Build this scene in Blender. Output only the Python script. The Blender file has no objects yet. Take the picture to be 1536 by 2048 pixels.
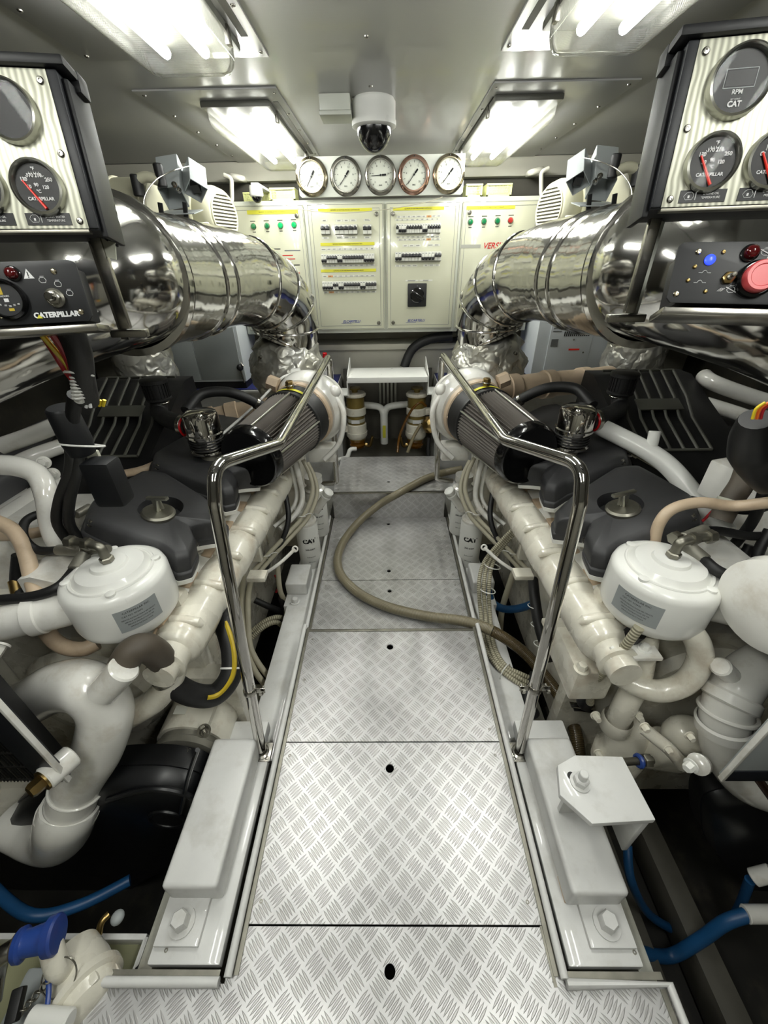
import bpy, bmesh, math, random
from mathutils import Vector, Matrix
random.seed(7)
C = bpy.context.scene.collection
SC = bpy.context.scene
PI = math.pi
V = Vector
# ------------------------------------------------------------------ camera
FPX, CX, CY, EYE = 790.0, 768.0, 1024.0, V((0, 0, 1.35))
fw = V((5, 501, -FPX)).normalized(); up = -V((22, -1246, -FPX)).normalized()
fw = (fw - up * fw.dot(up)).normalized(); rt = fw.cross(up)
WM = Matrix((rt, fw, up))                       # camera axes -> world
cam = bpy.data.cameras.new('camera'); camo = bpy.data.objects.new('camera', cam); C.objects.link(camo)
camo.matrix_world = Matrix.Translation(EYE) @ WM.to_4x4()
cam.sensor_fit = 'VERTICAL'; cam.sensor_height = 24; cam.lens = FPX / 2048 * 24; cam.clip_start = .02
SC.camera = camo
# ------------------------------------------------------------------ world, exposure
w = bpy.data.worlds.new('world'); SC.world = w; w.use_nodes = True
w.node_tree.nodes['Background'].inputs[0].default_value = (.6, .65, .7, 1)
w.node_tree.nodes['Background'].inputs[1].default_value = .05
SC.view_settings.view_transform = 'Standard'; SC.view_settings.look = 'None'
SC.view_settings.exposure = 0.0; SC.view_settings.gamma = 1
TUBE_POWER = 100.0
try:
    SC.cycles.use_denoising = True; SC.cycles.max_bounces = 10; SC.cycles.transparent_max_bounces = 16
    SC.cycles.sample_clamp_indirect = 6.0; SC.cycles.caustics_reflective = False
except Exception: pass

def at(px, py, x=None, y=None, z=None):
    """world point seen at a photo pixel, on the plane x=, y= or z="""
    r = WM @ V((px - CX, CY - py, -FPX))
    t = (x - EYE.x) / r.x if x is not None else (y - EYE.y) / r.y if y is not None else (z - EYE.z) / r.z
    return EYE + r * t
# ------------------------------------------------------------------ materials
MATS = {}
def lin(c): return tuple(((v / 12.92) if v <= .04045 else ((v + .055) / 1.055) ** 2.4) for v in c)
class NT:
    def __init__(s, name):
        s.m = bpy.data.materials.new(name); s.m.use_nodes = True; s.t = s.m.node_tree
        s.b = s.t.nodes['Principled BSDF']; MATS[name] = s.m
    def n(s, kind, **kw):
        nd = s.t.nodes.new(kind)
        for k, v in kw.items():
            if k in ('operation', 'data_type', 'blend_type', 'wave_type', 'bands_direction', 'feature', 'rings_direction', 'wave_profile'): setattr(nd, k, v)
            else: nd.inputs[k].default_value = v
        return nd
    def l(s, a, b): s.t.links.new(a, b)
    def math(s, op, a, b=None, c=None):
        nd = s.t.nodes.new('ShaderNodeMath'); nd.operation = op
        for i, v in enumerate((a, b, c)):
            if v is None: continue
            if isinstance(v, (int, float)): nd.inputs[i].default_value = v
            else: s.l(v, nd.inputs[i])
        return nd.outputs[0]
    def ramp(s, fac, stops):
        r = s.t.nodes.new('ShaderNodeValToRGB'); s.l(fac, r.inputs[0])
        el = r.color_ramp.elements
        el[0].position, el[0].color = stops[0][0], (*stops[0][1], 1)
        el[1].position, el[1].color = stops[1][0], (*stops[1][1], 1)
        for p, c in stops[2:]:
            e = el.new(p); e.color = (*c, 1)
        return r.outputs[0]
    def noise(s, scale, detail=3, rough=.55, vec=None):
        nd = s.n('ShaderNodeTexNoise', Scale=scale, Detail=detail, Roughness=rough)
        if vec is None:
            vec = s.coord()
        s.l(vec, nd.inputs['Vector']); return nd.outputs[0]
    def coord(s):
        if not hasattr(s, '_c'):
            s._c = s.t.nodes.new('ShaderNodeTexCoord').outputs['Object']
        return s._c
    def bump(s, h, strength=.3, dist=.002):
        b = s.n('ShaderNodeBump', Strength=strength, Distance=dist)
        s.l(h, b.inputs['Height']); s.l(b.outputs[0], s.b.inputs['Normal'])
def mat(name, col, rough=.5, metal=0, var=.08, nscale=9, dirt=None, dirtamt=.5, bump=0, bscale=60, coat=0, emit=None, estr=0, spec=None, bdist=.002):
    m = NT(name); c = lin(col)
    m.b.inputs['Roughness'].default_value = rough; m.b.inputs['Metallic'].default_value = metal
    m.b.inputs['Coat Weight'].default_value = coat
    if spec is not None: m.b.inputs['Specular IOR Level'].default_value = spec
    if var or dirt:
        n1 = m.noise(nscale, 4)
        lo = tuple(v * (1 - var) for v in c); hi = tuple(min(1, v * (1 + var)) for v in c)
        col_out = m.ramp(n1, [(.3, lo), (.7, hi)])
        if dirt:
            n2 = m.noise(nscale * .6 + 3, 6, .65)
            k = m.ramp(n2, [(.52, (0, 0, 0)), (.72, (dirtamt,) * 3)])
            mx = m.t.nodes.new('ShaderNodeMix'); mx.data_type = 'RGBA'
            m.l(k, mx.inputs[0]); m.l(col_out, mx.inputs[6]); mx.inputs[7].default_value = (*lin(dirt), 1)
            col_out = mx.outputs[2]
        m.l(col_out, m.b.inputs['Base Color'])
        rr = m.math('MULTIPLY_ADD', n1, rough * .5, rough * .75); m.l(rr, m.b.inputs['Roughness'])
    else: m.b.inputs['Base Color'].default_value = (*c, 1)
    if bump: m.bump(m.noise(bscale, 3), bump, bdist)
    if emit:
        m.b.inputs['Emission Color'].default_value = (*lin(emit), 1); m.b.inputs['Emission Strength'].default_value = estr
    return m.m
mat('engine_white', (.89, .885, .86), .22, var=.06, dirt=(.62, .55, .42), dirtamt=.4, bump=.12, bscale=35, coat=.6)
mat('cast_cream', (.86, .845, .79), .28, var=.08, dirt=(.58, .47, .33), dirtamt=.45, bump=.25, bscale=70, coat=.4)
mat('clean_white', (.90, .90, .88), .3, var=.03, coat=.3, bump=.06)
mat('bed_white', (.82, .82, .81), .38, var=.05, dirt=(.58, .56, .50), dirtamt=.35, bump=.15, bscale=25, coat=.2)
mat('grey_paint', (.62, .62, .58), .45, var=.06, dirt=(.45, .42, .35), bump=.1)
mat('tan_paint', (.76, .68, .58), .42, var=.1, dirt=(.55, .45, .34), bump=.1)
mat('cream_plastic', (.86, .85, .74), .32, var=.04)
mat('chrome', (.80, .79, .77), .06, 1, var=0)
mat('bezel', (.78, .78, .74), .28, 1, var=0)
mat('steel', (.62, .61, .58), .25, 1, var=.12, nscale=20)
mat('dull_steel', (.55, .54, .50), .42, 1, var=.15, nscale=25)
mat('cast_alloy', (.52, .51, .47), .5, .55, var=.15, nscale=25, bump=.3, bscale=90)
mat('black_gloss', (.035, .035, .04), .16, var=0, coat=.4)
mat('black_matte', (.055, .055, .058), .5, var=.2, bump=.1)
mat('black_rubber', (.075, .075, .078), .55, var=.2, bump=.15, bscale=120)
mat('guard_black', (.045, .05, .06), .38, var=.15, bump=.15, bscale=40)
mat('cover_grey', (.20, .20, .205), .5, var=.1, nscale=5, bump=.12, bscale=160)
mat('dark_grille', (.13, .13, .12), .6, var=.15)
mat('grille_edge', (.30, .30, .27), .55, var=.1)
mat('navy_panel', (.05, .062, .09), .5, var=.08)
mat('navy_dark', (.030, .036, .052), .48, var=.05)
mat('white_ink', (.86, .86, .86), .5, var=0)
mat('grey_ink', (.45, .46, .46), .5, var=0)
mat('red_ink', (.75, .12, .10), .5, var=0)
mat('blue_ink', (.25, .28, .55), .5, var=0)
mat('black_ink', (.05, .05, .05), .5, var=0)
mat('needle_red', (.95, .20, .14), .4, var=0)
mat('button_red', (.80, .30, .31), .35, var=.04)
mat('red_plastic', (.75, .08, .10), .25, var=.05)
mat('dark_red_lens', (.28, .03, .04), .08, var=0, coat=.6)
mat('blue_led', (.2, .3, .95), .3, var=0, emit=(.2, .3, 1), estr=1.2)
mat('green_lamp', (.02, .42, .24), .2, var=0, coat=.5)
mat('green_lamp_lit', (.05, .6, .35), .2, var=0, emit=(.05, .8, .4), estr=.35)
mat('red_lamp', (.65, .1, .1), .2, var=0, coat=.5)
mat('yellow_strip', (.80, .78, .22), .5, var=.03)
mat('yellow_paint', (.72, .62, .12), .5, var=.15)
mat('cabinet_cream', (.77, .77, .68), .16, var=.02, nscale=3, coat=.5)
mat('cabinet_frame', (.77, .78, .74), .35, var=.02)
mat('label_white', (.82, .82, .78), .5, var=0)
mat('orange_label', (.80, .58, .38), .5, var=0)
mat('breaker_grey', (.66, .66, .62), .45, var=0)
mat('breaker_dark', (.13, .13, .14), .4, var=0)
mat('line_grey', (.42, .43, .45), .5, var=0)
mat('gauge_face', (.78, .79, .74), .18, var=.05, coat=.6)
mat('copper', (.82, .66, .59), .18, 1, var=.05)
mat('pale_brass', (.74, .70, .60), .2, 1, var=.08)
mat('pleat', (.34, .32, .30), .7, var=.15)
mat('brass', (.66, .56, .36), .3, 1, var=.1)
mat('gold_paint', (.50, .43, .22), .35, .3, var=.12)
mat('amber_bowl', (.42, .27, .05), .12, var=.1, coat=.5)
mat('white_plastic', (.88, .88, .86), .3, var=.02)
mat('wall_paint', (.74, .73, .68), .5, var=.04, nscale=4)
mat('hull_dark', (.22, .21, .18), .75, var=.3, nscale=5, dirt=(.32, .30, .24), bump=.3)
mat('bilge', (.10, .095, .08), .5, var=.4, nscale=6, dirt=(.35, .32, .26), dirtamt=.35, bump=.3, bscale=30)
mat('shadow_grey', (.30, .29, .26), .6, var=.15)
mat('navy_cloth', (.12, .15, .38), .6, var=.1)
mat('basket', (.82, .83, .58), .5, var=.03)
mat('duct_cream', (.72, .71, .62), .45, var=.05)
mat('hose_beige', (.68, .66, .58), .45, var=.08)
mat('hose_clear', (.50, .46, .36), .3, var=.1, nscale=14, coat=.3)
mat('hose_dark_clear', (.30, .25, .16), .25, var=.15, coat=.4)
mat('hose_blue', (.10, .30, .48), .4, var=.12)
mat('coupling_blue', (.14, .25, .52), .35, var=.12, dirt=(.25, .2, .35))
mat('brown_rubber', (.30, .27, .23), .6, var=.15, bump=.1)
mat('gen_grey', (.60, .62, .62), .45, var=.03)
mat('gen_side', (.80, .82, .83), .45, var=.02)
mat('tray_green', (.56, .56, .44), .4, var=.06)
mat('fin_dark', (.12, .12, .11), .5, .2, var=.4, nscale=30)
mat('cable_red', (.60, .10, .12), .4, var=.1)
mat('cable_yellow', (.85, .75, .15), .4, var=.05)
mat('cable_orange', (.85, .40, .12), .4, var=.05)
mat('lamp_tray', (.34, .34, .31), .4, var=0)
mat('tube_light', (1, 1, 1), .5, var=0, emit=(.985, .99, 1.0), estr=TUBE_POWER)
mat('tape', (.72, .72, .66), .5, var=.05)

# --- alloy tread plate with patchy wear, bars in alternating blocks at 45 degrees
def tread(name, c, up=False):
    m = NT(name); co = m.t.nodes.new('ShaderNodeTexCoord'); mp = m.t.nodes.new('ShaderNodeMapping')
    mp.inputs['Rotation'].default_value = (0, PI / 4, 0) if up else (0, 0, PI / 4); mp.inputs['Scale'].default_value = (1 / c,) * 3
    m.l(co.outputs['Object'], mp.inputs[0]); sx = m.t.nodes.new('ShaderNodeSeparateXYZ'); m.l(mp.outputs[0], sx.inputs[0])
    X, Y = sx.outputs[0], sx.outputs[2 if up else 1]
    fx, fy = m.math('FLOOR', X), m.math('FLOOR', Y)
    par = m.math('FLOORED_MODULO', m.math('ADD', fx, fy), 2.0)
    u = m.math('SUBTRACT', m.math('FRACT', X), .5); v = m.math('SUBTRACT', m.math('FRACT', Y), .5)
    inv = m.math('SUBTRACT', 1.0, par)
    a = m.math('ADD', m.math('MULTIPLY', u, inv), m.math('MULTIPLY', v, par))
    b = m.math('ADD', m.math('MULTIPLY', v, inv), m.math('MULTIPLY', u, par))
    t = m.math('SUBTRACT', m.math('FRACT', m.math('MULTIPLY_ADD', b, 5.4, .5)), .5)     # five bars
    inside = m.math('LESS_THAN', m.math('ABSOLUTE', m.math('MULTIPLY', b, 5.4)), 2.5)
    e = m.math('SUBTRACT', 1.0, m.math('POWER', m.math('MULTIPLY', m.math('ABSOLUTE', a), 2.15), 2.0))
    wd = m.math('MULTIPLY', m.math('MAXIMUM', e, 0.0), .36)
    h = m.math('MULTIPLY', m.math('MAXIMUM', m.math('SUBTRACT', wd, m.math('ABSOLUTE', t)), 0.0), inside)
    hh = m.math('MINIMUM', m.math('MULTIPLY', h, 8.0), 1.0)
    n1 = m.noise(7, 5, .6, co.outputs['Object'])
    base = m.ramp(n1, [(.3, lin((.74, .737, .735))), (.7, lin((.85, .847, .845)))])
    bar = m.ramp(n1, [(.3, lin((.64, .635, .63))), (.7, lin((.76, .755, .75)))])  # bars toned darker than the base: their duller reflection painted into the colour
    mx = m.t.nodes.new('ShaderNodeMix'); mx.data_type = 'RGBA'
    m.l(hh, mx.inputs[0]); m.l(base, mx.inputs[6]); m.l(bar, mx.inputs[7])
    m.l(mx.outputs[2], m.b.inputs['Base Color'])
    m.b.inputs['Metallic'].default_value = .65
    m.l(m.math('MULTIPLY_ADD', n1, .22, .26), m.b.inputs['Roughness'])
    m.bump(hh, .7, .0012)
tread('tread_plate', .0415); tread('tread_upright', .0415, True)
# --- brushed gauge panel with wavy vertical streaks
m = NT('swirl_alloy'); co = m.t.nodes.new('ShaderNodeTexCoord').outputs['Object']
wv = m.n('ShaderNodeTexWave', wave_type='BANDS', bands_direction='X', Scale=44.0, Distortion=4.5, Detail=1.0)
wv.inputs['Detail Scale'].default_value = .6; m.l(co, wv.inputs[0])
m.l(m.ramp(wv.outputs['Color'], [(0, lin((.70, .70, .63))), (1, lin((.93, .93, .86)))]), m.b.inputs['Base Color'])
m.b.inputs['Metallic'].default_value = .35; m.b.inputs['Roughness'].default_value = .42
m.bump(wv.outputs['Color'], .12, .001)
# --- polished stainless cladding, slightly rippled
m = NT('polished_cladding'); m.b.inputs['Metallic'].default_value = 1; m.b.inputs['Base Color'].default_value = (.66, .65, .62, 1)
m.b.inputs['Roughness'].default_value = .11; m.bump(m.noise(4, 3), .35, .02)
# --- crumpled foil blanket
m = NT('foil_blanket'); m.b.inputs['Metallic'].default_value = .6; m.b.inputs['Roughness'].default_value = .36
nv = m.n('ShaderNodeTexVoronoi', feature='DISTANCE_TO_EDGE', Scale=7.0); dn = m.n('ShaderNodeTexNoise', Scale=5.0, Detail=3.0)
m.l(m.coord(), dn.inputs['Vector']); ad = m.n('ShaderNodeMix', data_type='RGBA', Factor=.35)
m.l(m.coord(), ad.inputs[6]); m.l(dn.outputs['Color'], ad.inputs[7]); m.l(ad.outputs[2], nv.inputs['Vector'])
m.l(m.ramp(dn.outputs[0], [(.35, lin((.80, .80, .78))), (.75, lin((.58, .56, .48)))]), m.b.inputs['Base Color'])
m.bump(m.math('ADD', m.math('MINIMUM', nv.outputs[0], .25), m.math('MULTIPLY', dn.outputs[0], .5)), .9, .05)
# --- ceiling: semi-gloss grey white panel with fine perforation
m = NT('ceiling_panel'); m.b.inputs['Base Color'].default_value = (*lin((.66, .66, .65)), 1); m.b.inputs['Roughness'].default_value = .3
m.b.inputs['Coat Weight'].default_value = .15
vo = m.n('ShaderNodeTexVoronoi', Scale=170.0, Randomness=0.0); m.l(m.coord(), vo.inputs['Vector'])
m.bump(m.math('MINIMUM', vo.outputs['Distance'], .3), .25, .001)
# --- clear fluted lamp cover
m = NT('lamp_cover'); t = m.t; t.nodes.remove(m.b)
tr = t.nodes.new('ShaderNodeBsdfTransparent'); tr.inputs[0].default_value = (.80, .80, .74, 1)
gl = t.nodes.new('ShaderNodeBsdfGlossy'); gl.inputs['Roughness'].default_value = .06; gl.inputs[0].default_value = (.9, .9, .85, 1)
tl = t.nodes.new('ShaderNodeBsdfTranslucent'); tl.inputs[0].default_value = (.85, .85, .78, 1)
m1 = t.nodes.new('ShaderNodeMixShader'); m2 = t.nodes.new('ShaderNodeMixShader'); fr = t.nodes.new('ShaderNodeFresnel'); fr.inputs[0].default_value = 1.3
wv = m.n('ShaderNodeTexWave', bands_direction='Y', Scale=30.0); m.l(m.coord(), wv.inputs[0])
bp = m.n('ShaderNodeBump', Strength=.5, Distance=.003); m.l(wv.outputs['Color'], bp.inputs['Height']); m.l(bp.outputs[0], gl.inputs['Normal'])
m1.inputs[0].default_value = .012; m.l(tr.outputs[0], m1.inputs[1]); m.l(tl.outputs[0], m1.inputs[2])
m.l(fr.outputs[0], m2.inputs[0]); m.l(m1.outputs[0], m2.inputs[1]); m.l(gl.outputs[0], m2.inputs[2])
m.l(m2.outputs[0], t.nodes['Material Output'].inputs[0])
# --- gauge glass
m = NT('gauge_glass'); t = m.t; t.nodes.remove(m.b)
tr = t.nodes.new('ShaderNodeBsdfTransparent'); gl = t.nodes.new('ShaderNodeBsdfGlossy'); gl.inputs['Roughness'].default_value = .03
ms = t.nodes.new('ShaderNodeMixShader'); fr = t.nodes.new('ShaderNodeFresnel'); fr.inputs[0].default_value = 1.12
m.l(fr.outputs[0], ms.inputs[0]); m.l(tr.outputs[0], ms.inputs[1]); m.l(gl.outputs[0], ms.inputs[2]); m.l(ms.outputs[0], t.nodes['Material Output'].inputs[0])
# --- ribbed hoses / pleats : stripes along the uv length of a tube
def ribbed(name, c1, c2, n, rough=.45, strength=.6):
    m = NT(name); uv = m.t.nodes.new('ShaderNodeTexCoord').outputs['UV']; sx = m.t.nodes.new('ShaderNodeSeparateXYZ'); m.l(uv, sx.inputs[0])
    s_ = m.math('MULTIPLY_ADD', m.math('SINE', m.math('MULTIPLY', sx.outputs[1], n * 2 * PI)), .5, .5)
    m.l(m.ramp(s_, [(.1, lin(c1)), (.8, lin(c2))]), m.b.inputs['Base Color']); m.b.inputs['Roughness'].default_value = rough
    m.bump(s_, strength, .003)
ribbed('corrugated_beige', (.50, .48, .40), (.72, .70, .61), 110)
ribbed('spiral_clear', (.42, .39, .31), (.55, .52, .43), 180, .3, .3)
ribbed('spiral_dark', (.24, .20, .13), (.35, .30, .2), 180, .25, .3)

# ------------------------------------------------------------------ mesh builder
def fr(o, x, y):
    """frame: origin, x direction, y direction -> matrix"""
    x = V(x).normalized(); z = x.cross(V(y)).normalized(); y = z.cross(x)
    M = Matrix((x, y, z)).transposed().to_4x4(); M.translation = V(o); return M
def axfr(o, z):
    z = V(z).normalized(); h = V((0, 0, 1)) if abs(z.z) < .9 else V((1, 0, 0))
    x = h.cross(z).normalized(); y = z.cross(x)
    M = Matrix((x, y, z)).transposed().to_4x4(); M.translation = V(o); return M
def spline(pts, n=8, closed=False):
    P = [V(p) for p in pts]; out = []
    N = len(P)
    rng = range(N) if closed else range(N - 1)
    for i in rng:
        if closed: p0, p1, p2, p3 = P[i - 1], P[i], P[(i + 1) % N], P[(i + 2) % N]
        else: p0, p1, p2, p3 = P[max(i - 1, 0)], P[i], P[i + 1], P[min(i + 2, N - 1)]
        for k in range(n):
            t = k / n
            out.append(.5 * ((2 * p1) + (p2 - p0) * t + (2 * p0 - 5 * p1 + 4 * p2 - p3) * t * t + (3 * p1 - p0 - 3 * p2 + p3) * t ** 3))
    if not closed: out.append(P[-1])
    return out
def fillet(pts, r, n=6):
    P = [V(p) for p in pts]; out = [P[0]]
    rs = r if isinstance(r, (list, tuple)) else [r] * (len(P) - 2)
    for i in range(1, len(P) - 1):
        a, b, c = P[i - 1], P[i], P[i + 1]
        d1, d2 = (a - b).normalized(), (c - b).normalized()
        ang = d1.angle(d2); t = rs[i - 1] / max(math.tan(ang / 2), .05); t = min(t, (a - b).length * .48, (c - b).length * .48)
        p, q = b + d1 * t, b + d2 * t
        for k in range(n + 1):
            s = k / n; out.append((p * (1 - s) + b * s) * (1 - s) + (b * (1 - s) + q * s) * s)
    out.append(P[-1]); return out
class MB:
    def __init__(s): s.bm = bmesh.new(); s.uv = s.bm.loops.layers.uv.new('UVMap'); s.mats = []; s.cur = 0
    def m(s, name):
        if name not in s.mats: s.mats.append(name)
        s.cur = s.mats.index(name); return s
    def face(s, vs, uvs=None):
        try: f = s.bm.faces.new(vs)
        except ValueError: return
        f.material_index = s.cur; f.smooth = True
        if uvs:
            for l, u in zip(f.loops, uvs): l[s.uv].uv = u
        return f
    def grid(s, rings, close=True, capa=True, capb=True, lens=None):
        R = [[s.bm.verts.new(p) for p in r] for r in rings]; n = len(R[0])
        for i in range(len(R) - 1):
            v0, v1 = (lens[i], lens[i + 1]) if lens else (i, i + 1)
            for j in range(n if close else n - 1):
                k = (j + 1) % n
                s.face((R[i][j], R[i][k], R[i + 1][k], R[i + 1][j]), ((j / n, v0), ((j + 1) / n, v0), ((j + 1) / n, v1), (j / n, v1)))
        if capa: s.face(R[0][::-1])
        if capb: s.face(R[-1])
        return s
    def tube(s, path, r, n=12, caps=True):
        P = [V(p) for p in path]; Q = [P[0]]
        for p in P[1:]:
            if (p - Q[-1]).length > 1e-5: Q.append(p)
        rr = r if isinstance(r, (list, tuple)) else None
        P = Q; T = []
        for i in range(len(P)):
            a, b = P[max(i - 1, 0)], P[min(i + 1, len(P) - 1)]; T.append((b - a).normalized())
        M = axfr(P[0], T[0]); x = M.col[0].to_3d(); rings = []; L = 0; lens = []
        for i, p in enumerate(P):
            if i: L += (p - P[i - 1]).length
            lens.append(L); x = (x - T[i] * x.dot(T[i])).normalized(); y = T[i].cross(x)
            if rr:
                t = i / (len(P) - 1) * (len(rr) - 1); k = min(int(t), len(rr) - 2); q = rr[k] + (rr[k + 1] - rr[k]) * (t - k)
            else: q = r
            rings.append([p + (x * math.cos(2 * PI * j / n) + y * math.sin(2 * PI * j / n)) * q for j in range(n)])
        return s.grid(rings, True, caps, caps, lens)
    def lathe(s, o, z, prof, n=24, caps=True, M=None):
        """prof: list of (radius, height along axis)"""
        M = M or axfr(o, z)
        rings = [[M @ V((max(r, 1e-4) * math.cos(2 * PI * j / n), max(r, 1e-4) * math.sin(2 * PI * j / n), h)) for j in range(n)] for r, h in prof]
        return s.grid(rings, True, caps, caps)
    def cyl(s, a, b, r, n=16, r2=None, bev=0):
        a, b = V(a), V(b); L = (b - a).length; r2 = r if r2 is None else r2
        if bev: return s.lathe(a, b - a, [(r - bev, 0), (r, bev), (r2, L - bev), (r2 - bev, L)], n)
        return s.lathe(a, b - a, [(r, 0), (r2, L)], n)
    def hexa(s, o, z, r, h):
        z = V(z).normalized(); s.lathe(o, z, [(r * 1.45, 0), (r * 1.45, h * .18)], 20)
        return s.lathe(V(o) + z * h * .18, z, [(r, 0), (r, h * .75), (r * .82, h)], 6)
    def nut(s, o, z, r, h): return s.lathe(o, z, [(r, 0), (r, h * .8), (r * .85, h)], 6)
    def screw(s, o, z, r): return s.lathe(o, z, [(r, 0), (r * .9, r * .35), (r * .5, r * .6), (0, r * .65)], 12)
    def ring(s, o, z, R, r, n=32, k=8):
        M = axfr(o, z)
        rings = [[M @ V(((R + r * math.cos(2 * PI * j / k)) * math.cos(2 * PI * i / n), (R + r * math.cos(2 * PI * j / k)) * math.sin(2 * PI * i / n), r * math.sin(2 * PI * j / k))) for j in range(k)] for i in range(n + 1)]
        return s.grid(rings, True, False, False)
    def box(s, M, sx, sy, sz, bev=0, seg=2):
        """box centred on matrix / point M"""
        if not isinstance(M, Matrix): M = Matrix.Translation(V(M))
        t = bmesh.new(); bmesh.ops.create_cube(t, size=1)
        for v in t.verts: v.co = V((v.co.x * sx, v.co.y * sy, v.co.z * sz))
        if bev: bmesh.ops.bevel(t, geom=t.edges[:], offset=min(bev, .49 * min(sx, sy, sz)), segments=seg, profile=.6, affect='EDGES')
        return s.merge(t, M)
    def merge(s, t, M):
        vm = {v: s.bm.verts.new(M @ v.co) for v in t.verts}
        for f in t.faces: s.face([vm[v] for v in f.verts])
        t.free(); return s
    def bx(s, x0, x1, y0, y1, z0, z1, bev=0, seg=2):
        return s.box(((x0 + x1) / 2, (y0 + y1) / 2, (z0 + z1) / 2), abs(x1 - x0), abs(y1 - y0), abs(z1 - z0), bev, seg)
    def prism(s, M, poly, h, bev=0, seg=2, taper=0):
        """polygon in the frame's xy plane raised by h along its z"""
        t = bmesh.new(); vs = [t.verts.new((p[0], p[1], 0)) for p in poly]
        f = t.faces.new(vs); r = bmesh.ops.extrude_face_region(t, geom=[f]); top = [v for v in r['geom'] if isinstance(v, bmesh.types.BMVert)]
        c = sum((v.co for v in top), V()) / len(top)
        for v in top: v.co = V((c.x + (v.co.x - c.x) * (1 - taper), c.y + (v.co.y - c.y) * (1 - taper), h))
        bmesh.ops.recalc_face_normals(t, faces=t.faces)
        if bev:
            tv = set(top)
            bmesh.ops.bevel(t, geom=[e for e in t.edges if e.verts[0] in tv or e.verts[1] in tv], offset=bev, segments=seg, profile=.6, affect='EDGES', clamp_overlap=True)
        return s.merge(t, M)
    def ball(s, o, r, sc=(1, 1, 1), n=16, M=None):
        t = bmesh.new(); bmesh.ops.create_uvsphere(t, u_segments=n, v_segments=n // 2 + 2, radius=r)
        for v in t.verts: v.co = V((v.co.x * sc[0], v.co.y * sc[1], v.co.z * sc[2]))
        return s.merge(t, Matrix.Translation(V(o)) @ (M or Matrix.Identity(4)))
    def plate_hole(s, M, w_, h_, t_, holes): pass
    def text(s, txt, M, size, shear=0, ext=.0002, bold=0, align='CENTER', sx=1):
        cu = bpy.data.curves.new('t', 'FONT'); cu.body = txt; cu.size = size; cu.shear = shear; cu.extrude = ext; cu.offset = bold
        cu.align_x = align; cu.align_y = 'CENTER'; cu.resolution_u = 3
        o = bpy.data.objects.new('t', cu); C.objects.link(o); dg = bpy.context.evaluated_depsgraph_get()
        me = bpy.data.meshes.new_from_object(o.evaluated_get(dg)); t = bmesh.new(); t.from_mesh(me)
        for v in t.verts: v.co.x *= sx
        s.merge(t, M @ Matrix.Translation((0, 0, .0004)))
        bpy.data.objects.remove(o); bpy.data.curves.remove(cu); bpy.data.meshes.remove(me); return s
    def obj(s, name, parent=None, recalc=True, sharp=38):
        if recalc: bmesh.ops.recalc_face_normals(s.bm, faces=s.bm.faces)
        me = bpy.data.meshes.new(name); s.bm.to_mesh(me); s.bm.free()
        for q in s.mats: me.materials.append(MATS[q])
        me.set_sharp_from_angle(angle=math.radians(sharp))
        o = bpy.data.objects.new(name, me); C.objects.link(o)
        if parent is not None:
            o.parent = parent
            if parent.type == 'EMPTY': o.matrix_parent_inverse = Matrix.Translation(-parent.location)
        return o
def N(mname): return MB().m(mname)
def thing(name, label, cat, loc, group=None):
    o = bpy.data.objects.new(name, None); C.objects.link(o); o.location = V(loc); o.empty_display_size = .05
    return tag(o, label, cat, group)
def tag(o, label, cat, group=None):
    o['label'] = label; o['category'] = cat
    if group: o['group'] = group
    return o
def struct(o): o['kind'] = 'structure'; return o
def lab(o, l): o['label'] = l; return o
# ================================================================== SETTING
XW, YB, YN, ZC, ZF = 2.45, 3.42, -1.7, 1.90, -.75
struct(N('ceiling_panel').bx(-XW, XW, YN, YB, ZC, ZC + .05).obj('ceiling'))
struct(N('bilge').bx(-XW, XW, YN, YB, ZF - .05, ZF).obj('floor'))
struct(N('wall_paint').bx(-XW, XW, YB, YB + .05, ZF, ZC).obj('wall_back'))
struct(N('wall_paint').bx(-XW, XW, YN - .05, YN, ZF, ZC).obj('wall_front'))
struct(N('hull_dark').bx(-XW - .05, -XW, YN, YB, ZF, ZC).obj('wall_left'))
struct(N('hull_dark').bx(XW, XW + .05, YN, YB, ZF, ZC).obj('wall_right'))
# ceiling panel strips over the lamps, screws
for s in (-1, 1):
    b = N('ceiling_panel')
    b.bx(s * .40, s * .935, 2.06, 3.38, ZC - .006, ZC, .002); b.bx(s * .36, s * .935, -.4, 1.80, ZC - .006, ZC, .002)
    b.m('shadow_grey')
    b.bx(s * .425, s * .445, 2.2, 3.1, ZC - .0075, ZC - .005); b.bx(s * .385, s * .405, .2, 1.66, ZC - .0075, ZC - .005)
    for y in (2.1, 2.35, 2.6, 2.85, 3.1): b.m('steel').screw((s * .91, y, ZC - .006), (0, 0, -1), .007); b.screw((s * .415, y, ZC - .006), (0, 0, -1), .006)
    for y in (0.5, 1.0, 1.5, 1.76): b.screw((s * .91, y, ZC - .006), (0, 0, -1), .007); b.screw((s * .375, y, ZC - .006), (0, 0, -1), .007)
    struct(b.obj('trim_%d' % (1 if s < 0 else 2)))
b = N('steel')
for p in ((733, 72), (741, 172)): b.screw(at(*p, z=ZC), (0, 0, -1), .008)
struct(b.obj('trim_3'))
# dark soffit beam behind the lamps + pipes at the wall head
struct(N('wall_paint').bx(-XW, XW, 3.30, YB, 1.80, ZC, .01).obj('trim_4'))
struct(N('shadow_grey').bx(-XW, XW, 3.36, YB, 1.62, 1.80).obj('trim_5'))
# ledge below the cabinet
struct(N('wall_paint').bx(-XW, XW, 3.16, YB, .79, .83, .006).bx(-1.05, 1.05, 3.2, YB, .2, .79).obj('trim_6'))

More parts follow.
